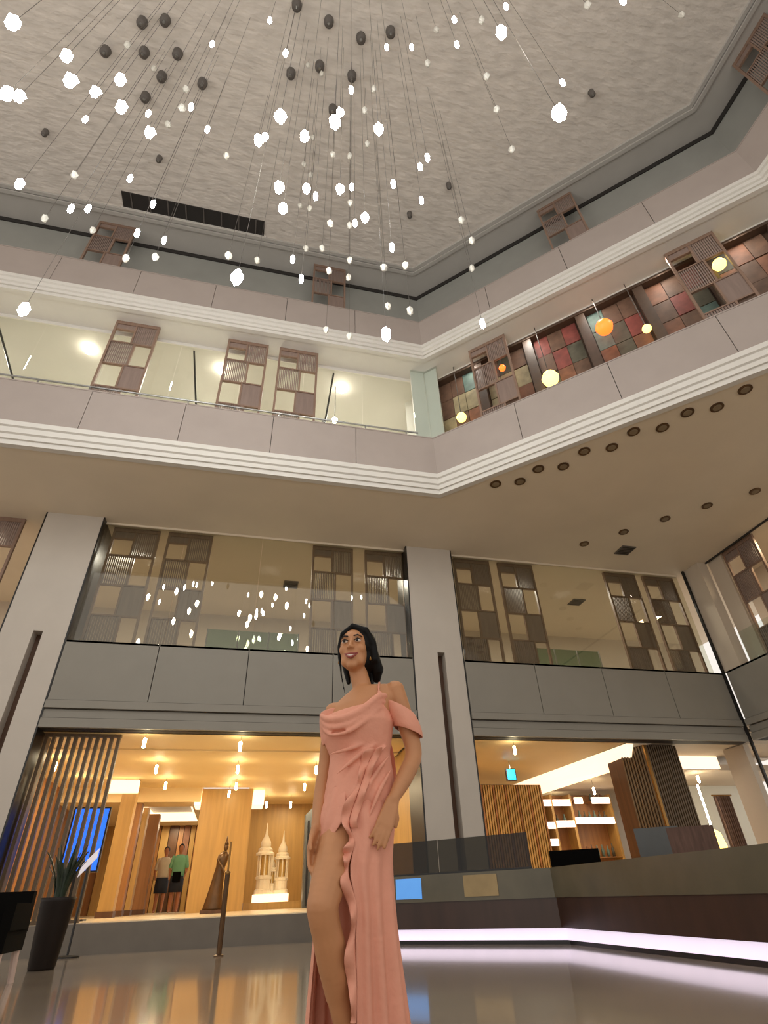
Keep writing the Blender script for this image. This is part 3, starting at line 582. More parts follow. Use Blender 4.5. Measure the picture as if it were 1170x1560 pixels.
# right end of the lounge: pale wall, lit recess, lamp, curtain
struct('wall_lounge_right', MB().box(FX+.05, FX+.2, 11.3, 11.95, FZ, CZ), 'beige_wall', 'pale pinkish wall at the end of the lounge', 'wall')
struct('wall_lounge_recess', MB().box(10.5, FX+3.2, 15.0, 15.15, FZ, 2.86), 'cream_wall', 'cream wall of the lit recess at the lounge end', 'wall')
tag(MB().box(10.35, 11.9, 12.62, 12.70, CZ-.28, CZ-.0).build('cove_light', 'cove_glow'), 'glowing cove at the ceiling between slatted pillar and pale wall', 'cove light')
a = atY(1062, 1195, 13.4); b = atY(1090, 1292, 13.4)
fl = thing('floor_lamp', 'floor lamp with a bright tube over a fringed yellow shade', 'floor lamp', (a[0], 13.4, FZ))
MB().tube([(a[0], 13.4, b[2]+.36), (a[0], 13.4, a[2])], .02).build('glowing_tube', 'bulb_glow', fl)
MB().lathe((a[0], 13.4, b[2]-.02), [(.20, 0), (.21, .05), (.16, .34), (.05, .42)], 18).build('shade', 'lamp_yellow', fl, True)
MB().tube([(a[0], 13.4, FZ+.02), (a[0], 13.4, b[2]+.05)], .02).build('stem', 'brass', fl); MB().lathe((a[0], 13.4, FZ), [(.18, 0), (.18, .02), (.03, .05)], 18).build('base', 'brass', fl)
cu = thing('curtain', 'dark brown gathered curtain beside the floor lamp', 'curtain', (11.3, 14.2, FZ))
v_ = []; n = 40; cu.location = (12.3, 13.8, FZ); c0 = atY(1088, 1215, 13.8)[0]; c1 = atY(1112, 1215, 13.8)[0]; ctop = atY(1098, 1213, 13.8)[2]
for k in range(n+1):
    x = c0+(c1-c0)*k/n; y = 13.8+.05*math.sin(k*1.3); v_ += [(x, y, FZ), (x, y, ctop)]
MB().add(v_, [(2*k, 2*k+2, 2*k+3, 2*k+1) for k in range(n)]).build('cloth', 'drape', cu, True)
MB().tube([(c0-.06, 13.8, ctop+.02), (c1+.06, 13.8, ctop+.02)], .02).build('rod', 'brass', cu)
# cyan sign hanging under the lounge ceiling
q = atZ(779, 1180, 2.86); sg = thing('hanging_sign', 'small glowing cyan sign under the lounge ceiling', 'sign', tuple(q))
MB().box(q[0]-.13, q[0]+.13, q[1], q[1]+.05, q[2]-.14, q[2]+.14).build('casing', 'black_trim', sg); MB().box(q[0]-.10, q[0]+.10, q[1]-.012, q[1], q[2]-.11, q[2]+.11).build('display', 'cyan_sign', sg)
MB().tube([(q[0], q[1]+.025, q[2]+.14), (q[0], q[1]+.025, CZ)], .01).build('stem', 'steel', sg)
for u, v, z, zc in ((784, 1143, 2.98, CZ), (845, 1223, 2.6, 2.86), (905, 1205, 2.6, 2.86), (1064, 1187, 2.7, CZ)):
    q = atZ(u, v, z); h = .085
    t = thing('rod_lamp', 'slim glowing rod lamp hanging under the lounge ceiling', 'pendant lamp', tuple(q), GR)
    MB().lathe((q[0], q[1], q[2]-h), [(.014, 0), (.028, .01), (.028, 2*h-.01), (.014, 2*h)], 8).build('rod', 'rod_glow', t, True)
    MB().tube([(q[0], q[1], q[2]+h), (q[0], q[1], zc)], .004, 6).build('cord', 'cable', t)
# lounge seats behind the counter
def lounge_chair(x, y, rz, w_, h, label, mat, z=.36):
    t = thing('lounge_chair', label, 'chair', (x, y, z), 'lounge chairs behind the counter', rz, world=False)
    MB().box(-w_/2, w_/2, -.32, .32, .22, .44).build('seat', mat, t); 
    MB().loft([[(-w_/2, .22, .40), (w_/2, .22, .40), (w_/2, .34, .40), (-w_/2, .34, .40)], [(-w_/2, .34, h), (w_/2, .34, h), (w_/2, .44, h), (-w_/2, .44, h)]]).build('backrest', mat, t)
    for sx in (-1, 1):
        MB().box(sx*w_/2-.05, sx*w_/2+.05, -.32, .34, .22, .62).build('armrest', mat, t)
        for sy in (-.28, .28): MB().tube([(sx*(w_/2-.04), sy, 0), (sx*(w_/2-.04), sy, .22)], .02).build('leg', 'dark_wood', t)
lounge_chair(5.85, 7.75, 2.45, .56, 1.17, 'pale grey upholstered lounge chair before the slatted pillar', 'louvre_grey', 0)
lounge_chair(5.40, 6.55, 2.45, .50, 1.07, 'brown upholstered lounge chair before the slatted pillar', 'drape', 0)
lounge_chair(5.05, 8.75, 2.6, .70, .99, 'black upholstered lounge chair below the bar shelves', 'black_fabric', 0)

# ------------------------------------------------------------------ low counter with lit foot
C0 = (1.55, 9.57); C1 = (3.84, 7.28); C2 = (3.84, 2.2); TH = .75
def cpoly(o):    # counter front moved back by o
    k = math.tan(math.radians(22.5))*o
    return [(C0[0]+N45[0]*o, C0[1]+N45[1]*o), (C1[0]+o, C1[1]+k), (C2[0]+o, C2[1])]
def ctr(name, o0, o1, z0, z1, mat, parent, label=None):
    a = cpoly(o0); b = cpoly(o1); mb = MB()
    for i in range(2): mb.prism([a[i], a[i+1], b[i+1], b[i]], z0, z1)
    o = mb.build(name, mat, parent)
    if label: o['label'] = label
    return o
ct = thing('low_counter', 'long angled low counter with olive stone band and glowing foot', 'counter', (C1[0], C1[1], 0))
ctr('base', .10, .75, 0, .17, 'black_trim', ct); ctr('light_strip', .06, .10, .045, .16, 'strip_glow', ct, 'pale violet light strip')
ctr('wood_front', .0, .75, .16, .45, 'counter_wood', ct); ctr('stone_band', -.015, .80, .45, .75, 'counter_stone', ct)
for s0, s1, mt, nm in ((1.02, 1.42, 'blue_reflection', 'blue_reflection_panel'), (2.05, 2.52, 'beige_reflection', 'beige_reflection_panel')):  # blurred reflections on the stone band, put in as coloured panels
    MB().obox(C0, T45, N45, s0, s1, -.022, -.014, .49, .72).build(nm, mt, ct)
gs = thing('glass_screen', 'smoked glass screen standing on the low counter', 'glass screen', (2.7, 8.6, .75))
for k in range(2): MB().obox(C0, T45, N45, .2+1.35*k+.006, .2+1.35*(k+1)-.006, .30, .312, .75, 1.17).build('pane', 'smoke_glass', gs)
MB().obox(C0, T45, N45, .2, 2.9, .29, .322, .75, .78).build('channel', 'black_trim', gs)

# ------------------------------------------------------------------ left foreground: planter, chair, sign, post
q = atZ(62, 1478, 0); t = thing('planter', 'tall tapered dark planter with a spiky green plant', 'planter', (q[0], q[1], 0))
MB().lathe((q[0], q[1], 0), [(.13, 0), (.14, .02), (.185, .62), (.195, .66), (.17, .66), (.165, .60)], 20).build('pot', 'planter', t, True)
MB().lathe((q[0], q[1], .58), [(.165, 0), (.165, .03)], 18).build('soil', 'dark_gap', t)
random.seed(8)
for k in range(34):
    a = random.uniform(0, 2*math.pi); L = random.uniform(.40, .66); lean = random.uniform(.10, .38); d = np.array([math.cos(a), math.sin(a), 0]); sd = np.array([-d[1], d[0], 0]); P0 = np.array([q[0], q[1], .6])+d*.05
    v_ = []; 
    for j in range(6):
        f = j/5; c = P0+d*lean*f*f*L+np.array([0, 0, L*f*(1-.25*lean*f)]); wd = .024*math.sin(math.pi*min(.97, .18+.8*f))+.001
        v_ += [c-sd*wd, c+sd*wd, c+sd*wd*.2+d*.008, c-sd*wd*.2+d*.008]
    MB().loft([v_[4*j:4*j+4] for j in range(6)]).build('leaf', 'leaf', t)
cx, cy = -2.10, 6.95
t = thing('armchair', 'black armchair with pale slanted legs by the dark planter', 'chair', (cx, cy, 0))
MB().box(cx-.40, cx+.24, cy-.3, cy+.3, .24, .40).build('seat', 'black_fabric', t)
MB().loft([[(cx-.40, cy+.2, .38), (cx+.24, cy+.2, .38), (cx+.24, cy+.32, .38), (cx-.40, cy+.32, .38)], [(cx-.40, cy+.26, .70), (cx+.22, cy+.26, .70), (cx+.22, cy+.36, .70), (cx-.40, cy+.36, .70)]]).build('backrest', 'black_fabric', t)
for sx in (-.40, .16): MB().box(cx+sx, cx+sx+.09, cy-.3, cy+.26, .40, .60).build('armrest', 'black_fabric', t)
for sx in (-.36, .20):
    for sy in (-.25, .25): MB().tube([(cx+sx*1.0, cy+sy, .25), (cx+sx*1.12, cy+sy*1.1, 0)], [.035, .028], 8).build('leg', 'pale_leg', t)
a = atY(150, 1297, 10.3); b = atY(120, 1333, 10.3)
t = thing('sign_stand', 'white slanted board on a thin stand behind the planter', 'sign', ((a[0]+b[0])/2, 10.3, 0))
MB().add([(b[0], 10.25, b[2]-.03), (b[0]+.02, 10.25, b[2]+.12), (a[0], 10.35, a[2]+.05), (a[0]-.01, 10.35, a[2]-.08), (b[0], 10.27, b[2]-.03), (b[0]+.02, 10.27, b[2]+.12), (a[0], 10.37, a[2]+.05), (a[0]-.01, 10.37, a[2]-.08)],
         [(0, 1, 2, 3), (7, 6, 5, 4), (0, 4, 5, 1), (1, 5, 6, 2), (2, 6, 7, 3), (3, 7, 4, 0)]).build('board', 'white_board', t)
xm = (a[0]+b[0])/2; MB().tube([(xm, 10.33, .02), (xm, 10.33, (a[2]+b[2])/2)], .015).build('post', 'black_trim', t); MB().lathe((xm, 10.33, 0), [(.16, 0), (.16, .015), (.03, .03)], 18).build('base', 'black_trim', t)
q = atZ(333, 1457, 0); t = thing('post_stand', 'slim brown bronze post standing on the marble floor', 'stanchion', (q[0], q[1], 0))
MB().tube([(q[0], q[1], .015), (q[0], q[1], .85)], .032).build('post', 'bronze', t); MB().tube([(q[0], q[1], .85), (q[0], q[1], 1.22)], .012).build('rod', 'brass', t)
MB().lathe((q[0], q[1], 0), [(.06, 0), (.06, .012), (.034, .02)], 16).build('base', 'bronze', t); MB().ell((q[0], q[1], .86), (.038, .038, .03)).build('collar', 'brass', t, True)

# ------------------------------------------------------------------ chandelier
ZT = Z_CEIL+.1
def crystal(seed, w_, h):
    random.seed(seed); n = 6; rg = []
    for f, r in ((-.5, .22), (-.18, .9), (.22, 1.0), (.5, .35)):
        rg.append([(w_/2*r*random.uniform(.75, 1.0)*math.cos(2*math.pi*(k+.2*random.random())/n), w_/2*r*random.uniform(.75, 1.0)*math.sin(2*math.pi*(k+.2*random.random())/n), h*(f+random.uniform(-.04, .04))) for k in range(n)])
    return MB().loft(rg)
ME = {}
for i in range(5):
    ME['warm', i] = crystal(20+i, .15, .27).mesh('crystal', 'lit_crystal'); ME['cool', i] = crystal(20+i, .15, .27).mesh('crystal', 'lit_cool'); ME['clear', i] = crystal(40+i, .13, .20).mesh('crystal', 'clear_crystal')
ME['drop'] = MB().lathe((0, 0, -.10), [(.012, 0), (.031, .03), (.035, .10), (.031, .17), (.012, .20)], 10).mesh('drop', 'lit_cool', True)
ME['cap'] = MB().lathe((0, 0, 0), [(.02, 0), (.02, .03), (.006, .05)], 8).mesh('cap', 'steel')
cab = MB().tube([(0, 0, 0), (0, 0, 1)], .003, 5).mesh('cable', 'cable')
PEN = []
SPECIAL = {(852, 173): 'largest lit crystal pendant, hanging alone away from the main cluster', (764, 50): 'lit crystal pendant hanging right below a small lit drop',
           (361, 423): 'lit hexagonal crystal hanging low before the top gallery band near the slot diffuser', (588, 510): 'lit hexagonal crystal hanging low before the cornice at the gallery corner',
           (36, 472): 'lit hexagonal crystal hanging low before the middle gallery glass', (30, 281): 'round glowing cool crystal hanging apart below the ceiling edge',
           (735, 493): 'small lit drop hanging low before the cornice of the slanted gallery', (857, 126): 'small lit drop hanging just above the largest crystal',
           (510, 187): 'lit crystal overlapping a second one in the middle of the cluster', (518, 172): 'smaller lit crystal tucked behind another in the middle of the cluster'}
def pendant(u, v, D, key, i, label, group, hz):
    q = atDepth(u, v, D)
    if q[2] > ZT-.6: q = O+(q-O)*((ZT-.6-CAM_H)/(q[2]-CAM_H))
    while any(math.hypot(q[0]-a, q[1]-b) < .2 for a, b in PEN): q = O+(q-O)*1.04
    PEN.append((q[0], q[1]))
    t = thing('glass_pendant', label, 'pendant lamp', tuple(q), group, world=False)
    k = (key, i) if (key, i) in ME else key
    if (u, v) in SPECIAL: t['label'] = SPECIAL[u, v]
    o = link('drop' if key == 'drop' else 'crystal', ME[k], t); o.rotation_euler = (0, 0, i*1.1)
    link('cap', ME['cap'], t, (0, 0, hz/2-.01)); c = link('cable', cab, t, (0, 0, hz/2+.03)); c.scale = (1, 1, ZT-q[2]-hz/2-.03)
warm = [(101,86,30),(107,124,33),(10,143,33),(29,147,27),(183,122,28),(185,164,30),(228,203,26),(427,178,33),(394,214,26),(464,208,26),(510,187,33),(518,172,21),(577,197,28),(425,286,26),(431,318,28),(467,288,23),(518,289,23),(556,332,23),(764,50,31),(852,173,43),(404,209,19)]
cool = [(19,35,36),(145,141,26),(361,423,34),(588,510,27),(36,472,27),(30,281,23)]
drops = [(411,31),(323,67),(435,81),(535,137),(589,72),(130,182),(226,173),(291,163),(316,197),(198,272),(233,311),(108,318),(134,318),(209,355),(250,366),(536,285),(541,340),(446,395),(459,425),(481,299),(599,280),(597,377),(692,30),(696,68),(771,10),(627,72),(857,126),(640,254),(651,240),(642,305),(949,2),(735,493)]
clear = [(194,69),(234,105),(283,136),(277,165),(256,190),(345,238),(469,100),(490,113),(484,156),(556,169),(477,210),(507,236),(533,238),(463,251),(474,267),(534,310),(457,314),(472,318),(503,341),(533,344),(68,333),(141,351),(113,267),(466,379),(491,379),(533,397),(501,413),(531,423),(586,408),(560,220),(192,394),(236,392),(570,136),(348,390),(392,397),(896,8),(1039,23),(734,31),(665,46),(652,97),(742,117),(757,167),(780,228),(703,336),(719,367),(618,405),(584,408),(719,409),(591,467),(625,474),(497,503),(532,513)]
for i, (u, v, h) in enumerate(warm): pendant(u, v, .26*F_PX/h*.92, 'warm', i % 5, 'lit warm white faceted crystal pendant hanging on a thin cable', 'lit warm crystals of the chandelier', .26)
for i, (u, v, h) in enumerate(cool): pendant(u, v, .26*F_PX/h*.92, 'cool', i % 5, 'lit cool white faceted crystal pendant hanging on a thin cable', 'lit cool crystals of the chandelier', .26)
random.seed(2)
for i, (u, v) in enumerate(drops): pendant(u, v, random.uniform(7.6, 9.2), 'drop', 0, 'small lit glass drop pendant hanging on a thin cable', 'small lit drops of the chandelier', .2)
for i, (u, v) in enumerate(clear): pendant(u, v, random.uniform(8.6, 11), 'clear', i % 5, 'unlit clear glass crystal pendant hanging on a thin cable', 'unlit clear crystals of the chandelier', .2)
for (u, v) in ((452,9),(216,35),(251,32),(501,34),(550,59),(595,50),(160,79),(219,81),(270,83),(487,102),(536,117),(443,113),(246,118),(308,128),(221,149),(507,168),(68,203),(242,243),(902,143),(684,284),(624,328)):
    q = atZ(u, v, ZT-.12); r = .105 if v < 170 and u < 620 else .07
    t = thing('ceiling_canopy', ('round dark cable canopy of the chandelier on the plaster ceiling' if r > .08 else 'tiny dark cable fixing standing alone on the plaster ceiling'), 'canopy', (q[0], q[1], ZT), 'cable canopies of the chandelier')
    MB().lathe((q[0], q[1], ZT-.22), [(r*.5, 0), (r, .03), (r, .19), (r*1.1, .23)], 16).build('housing', 'canopy_dark', t, True)
    MB().lathe((q[0], q[1], ZT-.25), [(r*.2, 0), (r*.4, .04)], 10).build('gland', 'steel', t)

# ------------------------------------------------------------------ the woman
HD = np.array([math.sin(HEAD), math.cos(HEAD), 0]); RD = np.array([math.cos(HEAD), -math.sin(HEAD), 0]); ZD = np.array([0, 0, 1.])
def wp_(u, v, dd=0.0):
    d = ray(u, v); t = (2.6+dd)/(d@HD); return O+d*t
def lc(s, dd, z): return RD*s+HD*(2.6+dd)+ZD*z
def smoothc(P, m):     # Catmull-Rom through points
    P = [np.array(p, float) for p in P]; out = []
    for i in range(len(P)-1):
        a = P[max(i-1, 0)]; b = P[i]; c = P[i+1]; d = P[min(i+2, len(P)-1)]
        for k in range(m):
            t = k/m; out.append(.5*((2*b)+(-a+c)*t+(2*a-5*b+4*c-d)*t*t+(-a+3*b-3*c+d)*t**3))
    out.append(P[-1]); return out
def ring(L, R, hd, dd=0.0, n=28, front=1.0, ddl=0, ddr=0):   # elliptical ring between two picture points
    a = wp_(*L, dd+ddl); b = wp_(*R, dd+ddr); c = (a+b)/2; h = (b-a)/2; out = []
    for k in range(n):
        th = 2*math.pi*k/n; s_ = math.sin(th); out.append(c+h*math.cos(th)+HD*hd*s_*(front if s_ < 0 else 1))
    return out
foot = RD*(-.18)+HD*2.6
wm = thing('person', 'smiling dark haired woman in a long peach off shoulder gown with a leg slit', 'person', (foot[0], foot[1], 0))
HC = wp_(541, 990, 0.0)
yaw = math.radians(10); FX_ = RD*math.cos(yaw)+HD*math.sin(yaw)*-1; 
FWD = -(HD*math.cos(yaw)+RD*math.sin(yaw)); FXR = np.cross(FWD, ZD); FXR /= np.linalg.norm(FXR); 
if FXR@RD < 0: FXR = -FXR
pt = math.radians(4); FWD2 = FWD*math.cos(pt)+ZD*math.sin(pt); FUP = ZD*math.cos(pt)-FWD*math.sin(pt)
RH = np.stack([FXR, FWD2, FUP], 1)*1.06
hp = lambda x, y, z: HC+(FXR*x+FWD2*y+FUP*z)*1.06
mb = MB()
# head
mb.ell(hp(0, -.012, .020), (.075, .090, .088), RH); mb.ell(hp(0, .022, -.042), (.061, .060, .072), RH)
mb.cap(hp(-.030, .043, -.076), hp(.030, .043, -.076), .027, .027); mb.ell(hp(0, .058, -.099), (.025, .020, .018), RH)
mb.cap(hp(0, .074, .018), hp(0, .094, -.022), .008, .0125)
for sx in (-1, 1):
    mb.ell(hp(sx*.012, .086, -.026), (.009, .010, .007), RH); mb.ell(hp(sx*.037, .052, -.022), (.026, .026, .026), RH)
    mb.ell(hp(sx*.030, .066, .032), (.022, .014, .008), RH); mb.ell(hp(sx*.071, -.006, -.006), (.010, .020, .030), RH)
# neck and trunk
mb.cap(hp(0, -.015, -.06), wp_(552, 1048, .02), .045, .050)
mb.loft([ring((538, 1050), (570, 1046), .055, .02), ring((519, 1066), (594, 1043), .065, .015), ring((503, 1083), (606, 1060), .085, .01), ring((497, 1105), (594, 1098), .10, .0),
         ring((501, 1130), (590, 1125), .09, .01), ring((509, 1155), (588, 1147), .078, .01), ring((503, 1190), (595, 1185), .09, .01), ring((497, 1235), (597, 1230), .105, .015), ring((500, 1270), (594, 1268), .09, .02)])
# arms
armL = [(602, 1053, .0, .050), (617, 1098, .015, .045), (630, 1146, .02, .040), (618, 1181, -.02, .039), (599, 1217, -.07, .026)]
armR = [(509, 1086, .0, .047), (502, 1125, .04, .041), (496, 1166, .06, .036), (489, 1212, .02, .034), (482, 1262, -.05, .024)]
def limb(ch):
    C = smoothc([list(wp_(*p[:3]))+[p[3]] for p in ch], 5)
    for a_, b_ in zip(C[:-1], C[1:]): mb.cap(a_[:3], b_[:3], a_[3], b_[3])
for arm in (armL, armR):
    limb(arm)
def hand(W, K, side, curl, palm_n):       # wrist, knuckle centre, lateral direction, fingertip curl
    W = np.array(W); K = np.array(K); d = (K-W); L = np.linalg.norm(d); d /= L; side = side-d*(side@d); side /= np.linalg.norm(side); nn = np.array(palm_n); nn = nn-d*(nn@d); nn /= np.linalg.norm(nn)
    for k in range(4):
        o = (k-1.5)*.0178; mb.cap(W+side*o*.55, K+side*o, .016, .0125)
        fl_ = (.078, .090, .084, .066)[k]; p = K+side*o; dirn = d.copy()
        for j, (seg, bend) in enumerate(((.45, curl*.6), (.32, curl), (.23, curl*.8))):
            dirn = dirn*math.cos(bend)+nn*math.sin(bend); dirn /= np.linalg.norm(dirn); p2 = p+dirn*fl_*seg+side*(k-1.5)*.0015; mb.cap(p, p2,   .0102-.0008*j, .0096-.001*j, 8); p = p2
    tb = W+d*.025-side*.022; t1 = tb+(d*.7-side*.6+nn*.25)*.040; t2 = t1+(d*.92-side*.2+nn*.25)*.032
    mb.cap(W+d*.005-side*.008, tb, .017, .015); mb.cap(tb, t1, .0135, .011, 8); mb.cap(t1, t2, .0105, .009, 8)
hand(wp_(598, 1220, -.075), wp_(586, 1256, -.105), -HD*.25-RD*.97, .14, -RD*.5+HD*.8)
hand(wp_(481, 1265, -.055), wp_(476, 1296, -.07), HD*.8+RD*.3, .18, RD*1.0)
# legs
legR = [(520, 1262, -.01, .088), (507, 1320, -.09, .078), (494, 1368, -.145, .064), (492, 1388, -.15, .061), (499, 1425, -.12, .059), (505, 1455, -.09, .060), (514, 1510, -.04, .048)]
limb(legR)
k0 = wp_(*legR[-1][:3]); ank = lc(-.20, .02, .10); mb.cap(k0, ank, .048, .034)
mb.cap(ank, lc(-.21, -.06, .06), .034, .034); mb.cap(lc(-.21, -.06, .06), lc(-.225, -.17, .03), .034, .026); mb.cap(ank, lc(-.20, .045, .075), .03, .028)
hipL = wp_(562, 1264, .04); knL = lc(-.12, .06, .48); anL = lc(-.13, .16, .11)
mb.cap(hipL, knL, .085, .058); mb.cap(knL, lc(-.125, .11, .36), .056, .056); mb.cap(lc(-.125, .11, .36), anL, .055, .034); mb.cap(anL, lc(-.14, .03, .03), .034, .028)
body = link('body', remesh(mb, 'skin', .0055, 7), wm)
# face
for sx in (-1, 1):
    e = MB().ell(hp(sx*.031, .0715, .010), (.0145, .010, .0062), RH, 14, 8).build('eye', 'eye_white', body, True); MB().ell(hp(sx*.031-.002, .0795, .010), (.0072, .005, .0060), RH, 12, 8).build('iris', 'eye_dark', body, True)
    MB().tube([hp(sx*.030-.017, .0765, .0125), hp(sx*.031, .0835, .0170), hp(sx*.030+.017, .0765, .0125)], [.0018, .0032, .0018], 6).build('eyelash', 'eye_dark', body, True)
    MB().tube([hp(sx*.013, .0850, .030), hp(sx*.032, .0830, .0355), hp(sx*.052, .0670, .028)], [.0035, .0035, .0018], 6).build('eyebrow', 'brow', body, True)
sm_ = lambda w_, y0, z0, z1: smoothc([hp(-w_, y0-.016, z0+.004), hp(-w_*.5, y0-.004, (z0+z1)/2-.002), hp(0, y0, z1), hp(w_*.5, y0-.004, (z0+z1)/2-.002), hp(w_, y0-.016, z0+.004)], 4)
lipr = lambda r: [.0015+r*math.sin(math.pi*i/16) for i in range(17)]
MB().tube(sm_(.033, .0855, -.050, -.0560), lipr(.0040), 8).build('upper_lip', 'lip', body, True)
MB().tube(sm_(.033, .0835, -.052, -.0725), lipr(.0050), 8).build('lower_lip', 'lip', body, True)
MB().tube(sm_(.029, .0825, -.052, -.0635), lipr(.0050), 8).build('teeth', 'eye_white', body, True)
# hair
hb = MB()
hb.ell(hp(.006, -.032, .030), (.092, .096, .090), RH); hb.ell(hp(.012, -.045, -.02), (.092, .075, .09), RH)
hb.cap(hp(.0, .052, .098), hp(.058, .040, .072), .016, .020); hb.cap(hp(.058, .040, .072), hp(.084, .010, .02), .022, .022); hb.cap(hp(.0, .052, .098), hp(-.052, .042, .068), .014, .014); hb.cap(hp(-.052, .042, .068), hp(-.074, .016, .015), .014, .012)
hb.cap(hp(-.074, .016, .015), hp(-.070, .012, -.055), .012, .009); hb.cap(hp(.086, .006, .02), hp(.092, -.012, -.05), .022, .025)
hb.cap(hp(.086, -.02, -.04), wp_(575, 1020, .03), .032, .032); hb.cap(wp_(575, 1020, .03), wp_(574, 1034, .05), .032, .022)
hb.cap(hp(0, -.08, -.03), wp_(556, 1030, .11), .066, .055); hb.cap(wp_(556, 1030, .11), wp_(552, 1090, .15), .06, .03)
hb.cap(hp(-.055, -.03, -.05), wp_(531, 1040, .03), .022, .012); hb.cap(hp(-.070, .012, -.05), wp_(520, 1028, -.01), .008, .006); hb.cap(wp_(520, 1028, -.01), wp_(525, 1056, -.02), .006, .004)
link('hair', remesh(hb, 'hair_black', .006, 4), wm)
for sx in (-1, 1): MB().tube([hp(sx*.074, .002, -.030), hp(sx*.075, .004, -.062)], [.004, .006], 8).build('earring', 'brass', wm, True)
# gown
def cloth(rings, name, parent=wm, thick=.004, closed=True, sub=2):
    n = len(rings[0]); o = MB(); o.v = [tuple(map(float, p)) for r in rings for p in r]
    for k in range(len(rings)-1):
        for i in range(n if closed else n-1): j = (i+1) % n; o.f.append((k*n+i, k*n+j, (k+1)*n+j, (k+1)*n+i))
    ob = o.build(name, 'peach_fabric', parent, True)
    sd = ob.modifiers.new('thickness', 'SOLIDIFY'); sd.thickness = thick; sd.offset = 0
    if sub: ss_ = ob.modifiers.new('soft', 'SUBSURF'); ss_.levels = sub; ss_.render_levels = sub
    return ob
bd = MB()
bd.loft([ring((496, 1096), (588, 1070), .075, .0), ring((492, 1096), (592, 1072), .097, .0), ring((489, 1110), (600, 1100), .118, -.0, front=1.12), ring((493, 1130), (597, 1126), .108, .005, front=1.05), ring((503, 1154), (594, 1147), .092, .01),
       ring((498, 1190), (600, 1185), .108, .01), ring((492, 1222), (602, 1218), .119, .013), ring((497, 1240), (597, 1236), .110, .015)])
def folds(pts, rads, n=8): bd.tube(pts, rads, n)
for dy, dd, r in ((0, 0, .015), (12, .002, .011), (23, -.004, .008)):
    c = smoothc([wp_(489, 1090+dy*.7, -.02), wp_(503, 1096+dy, -.095+dd), wp_(530, 1092+dy, -.125+dd), wp_(558, 1076+dy*.9, -.115+dd), wp_(578, 1060+dy*.8, -.08+dd), wp_(592, 1062+dy*.8, -.02)], 6)
    folds(c, [r*(.75+.5*math.sin(math.pi*i/(len(c)-1))) for i in range(len(c))])
folds(smoothc([wp_(577, 1060, -.085), wp_(577, 1047, -.055), wp_(578, 1040, .0), wp_(580, 1052, .07)], 5), .007)
# diagonal gathered folds over the waist
for (a, b, c_) in (((590, 1135), (560, 1165), (535, 1215)), ((594, 1150), (568, 1185), (545, 1235)), ((586, 1125), (548, 1150), (512, 1180)), ((580, 1120), (540, 1138), (500, 1150)), ((597, 1170), (578, 1205), (560, 1250))):
    c = smoothc([wp_(*a, -.055), wp_(*b, -.096), wp_(*c_, -.108)], 6); folds(c, [.003+.008*math.sin(math.pi*i/(len(c)-1)) for i in range(len(c))])
bodice = link('bodice', remesh(bd, 'peach_fabric', .0055, 9), wm)
# sleeves
cloth([ring((584, 1066), (631, 1088), .062, .0), ring((588, 1080), (638, 1100), .070, .005), ring((594, 1096), (643, 1114), .072, .01), ring((601, 1108), (644, 1124), .062, .01)], 'sleeve')
cloth([ring((488, 1088), (523, 1080), .060, .01), ring((487, 1105), (520, 1100), .064, .02), ring((489, 1125), (516, 1122), .060, .03), ring((492, 1138), (512, 1136), .050, .04)], 'sleeve')
# skirt: open sheet from one slit edge round the back to the other
rows = [(1196, [(530,-.088),(570,-.070),(594,.01),(548,.105),(505,.06),(507,-.055),(528,-.088)]),
        (1226, [(530,-.111),(572,-.088),(600,.01),(547,.127),(495,.06),(497,-.066),(526,-.111)]),
        (1252, [(530,-.124),(572,-.102),(602,.01),(545,.14),(490,.06),(491,-.075),(524,-.124)]),
        (1280, [(541,-.13),(574,-.10),(599,.01),(545,.15),(487,.07),(485,-.06),(501,-.115)]),
        (1305, [(536,-.14),(572,-.10),(598,.01),(543,.16),(488,.10),(483,.03),(481,-.03)]),
        (1330, [(530,-.14),(570,-.10),(598,.01),(543,.17),(490,.13),(486,.09),(484,.05)]),
        (1380, [(545,-.13),(574,-.09),(601,.01),(543,.19),(490,.16),(485,.13),(483,.10)]),
        (1430, [(541,-.12),(577,-.08),(605,.02),(543,.21),(488,.18),(482,.15),(480,.11)]),
        (1500, [(544,-.10),(582,-.06),(614,.03),(543,.23),(485,.20),(477,.16),(474,.11)]),
        (1560, [(543,-.08),(586,-.05),(621,.04),(543,.25),(482,.22),(472,.17),(469,.11)]),
        (1640, [(545,-.06),(592,-.03),(631,.05),(545,.27),(480,.24),(468,.18),(463,.11)])]
sk = []
for ri, (v, cps) in enumerate(rows, -1):
    P = smoothc([wp_(u, v, dd) for u, dd in cps], 9); cen = sum(P)/len(P); g = max(0, (ri-2)/7)
    for i in range(len(P)):
        d = P[i]-cen; d[2] = 0; d /= np.linalg.norm(d)+1e-9; P[i] = P[i]+d*(.004+.016*g)*math.sin(i*1.35+.25*ri)*(1 if 2 < i < len(P)-3 else .2)
    sk.append(P)
hem = [np.array([p[0], p[1], .02]) for p in sk[-1]]; sk.append(hem)
skirt = cloth(sk, 'skirt', closed=False, sub=1)
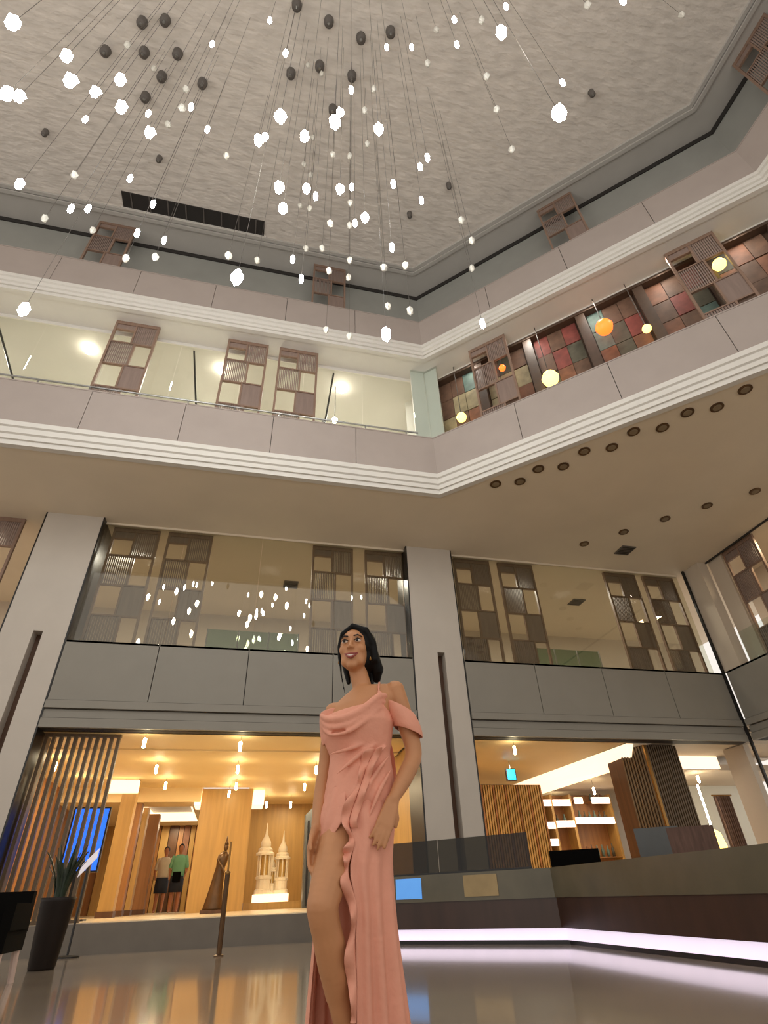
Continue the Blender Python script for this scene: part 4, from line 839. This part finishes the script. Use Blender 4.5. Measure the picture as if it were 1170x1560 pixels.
# ruffle along the slit
ed = smoothc([wp_(572, 1140, -.10), wp_(558, 1170, -.105), wp_(545, 1210, -.125), wp_(532, 1252, -.135)]+[wp_(u, v, dd-.008) for (u, v, dd) in ((541, 1282, -.13), (535, 1305, -.14), (531, 1330, -.14), (544, 1380, -.13), (541, 1430, -.12), (544, 1500, -.10), (543, 1560, -.08))], 10)
v_ = []; n = len(ed)
for i, p in enumerate(ed):
    ph = i*.62; a = .030+.012*math.sin(ph*.5)
    v_.append([p, p-RD*a*.5-HD*(.018*math.sin(ph)+.012), p-RD*a-HD*(.026*math.sin(ph)+.008)])
cloth(v_, 'ruffle', skirt, .004, closed=False, sub=1)
v2 = []
for i, p in enumerate(ed[:34]):
    ph = i*.62+2; v2.append([p, p+RD*.018-HD*(.014*math.sin(ph)+.012), p+RD*.034-HD*(.020*math.sin(ph)+.006)])
cloth(v2, 'ruffle', skirt, .004, closed=False, sub=1)

# loose end of the sash at the back
sa = [[wp_(u+du, v, .12+.02*math.sin(k+du*.3)) for du in (-9, -3, 3, 8)] for k, (u, v) in enumerate(((588, 1130), (592, 1148), (595, 1168), (598, 1190), (596, 1212)))]
cloth(sa, 'sash', wm, .004, closed=False, sub=1)
# heeled sandals
for hx, tx_, k in ((ank, lc(-.225, -.17, .03), 0), (anL, lc(-.14, .03, .03), 1)):
    bk = np.array([hx[0], hx[1], 0])+HD*.045; tp = np.array([tx_[0], tx_[1], 0]); sd_ = np.cross(ZD, tp-bk); sd_ /= np.linalg.norm(sd_)
    rg = []
    for f, z_, w_ in ((0, .046, .022), (.3, .04, .026), (.6, .014, .034), (.85, .006, .036), (1.05, .006, .02)):
        c = bk+(tp-bk)*f; rg.append([c-sd_*w_+ZD*(z_-.005), c+sd_*w_+ZD*(z_-.005), c+sd_*w_+ZD*(z_+.005), c-sd_*w_+ZD*(z_+.005)])
    sh_ = MB().loft(rg).build('sandal', 'brass', wm)
    MB().tube([bk+ZD*.001, bk+ZD*.045], [.006, .014], 8).build('heel', 'brass', sh_)
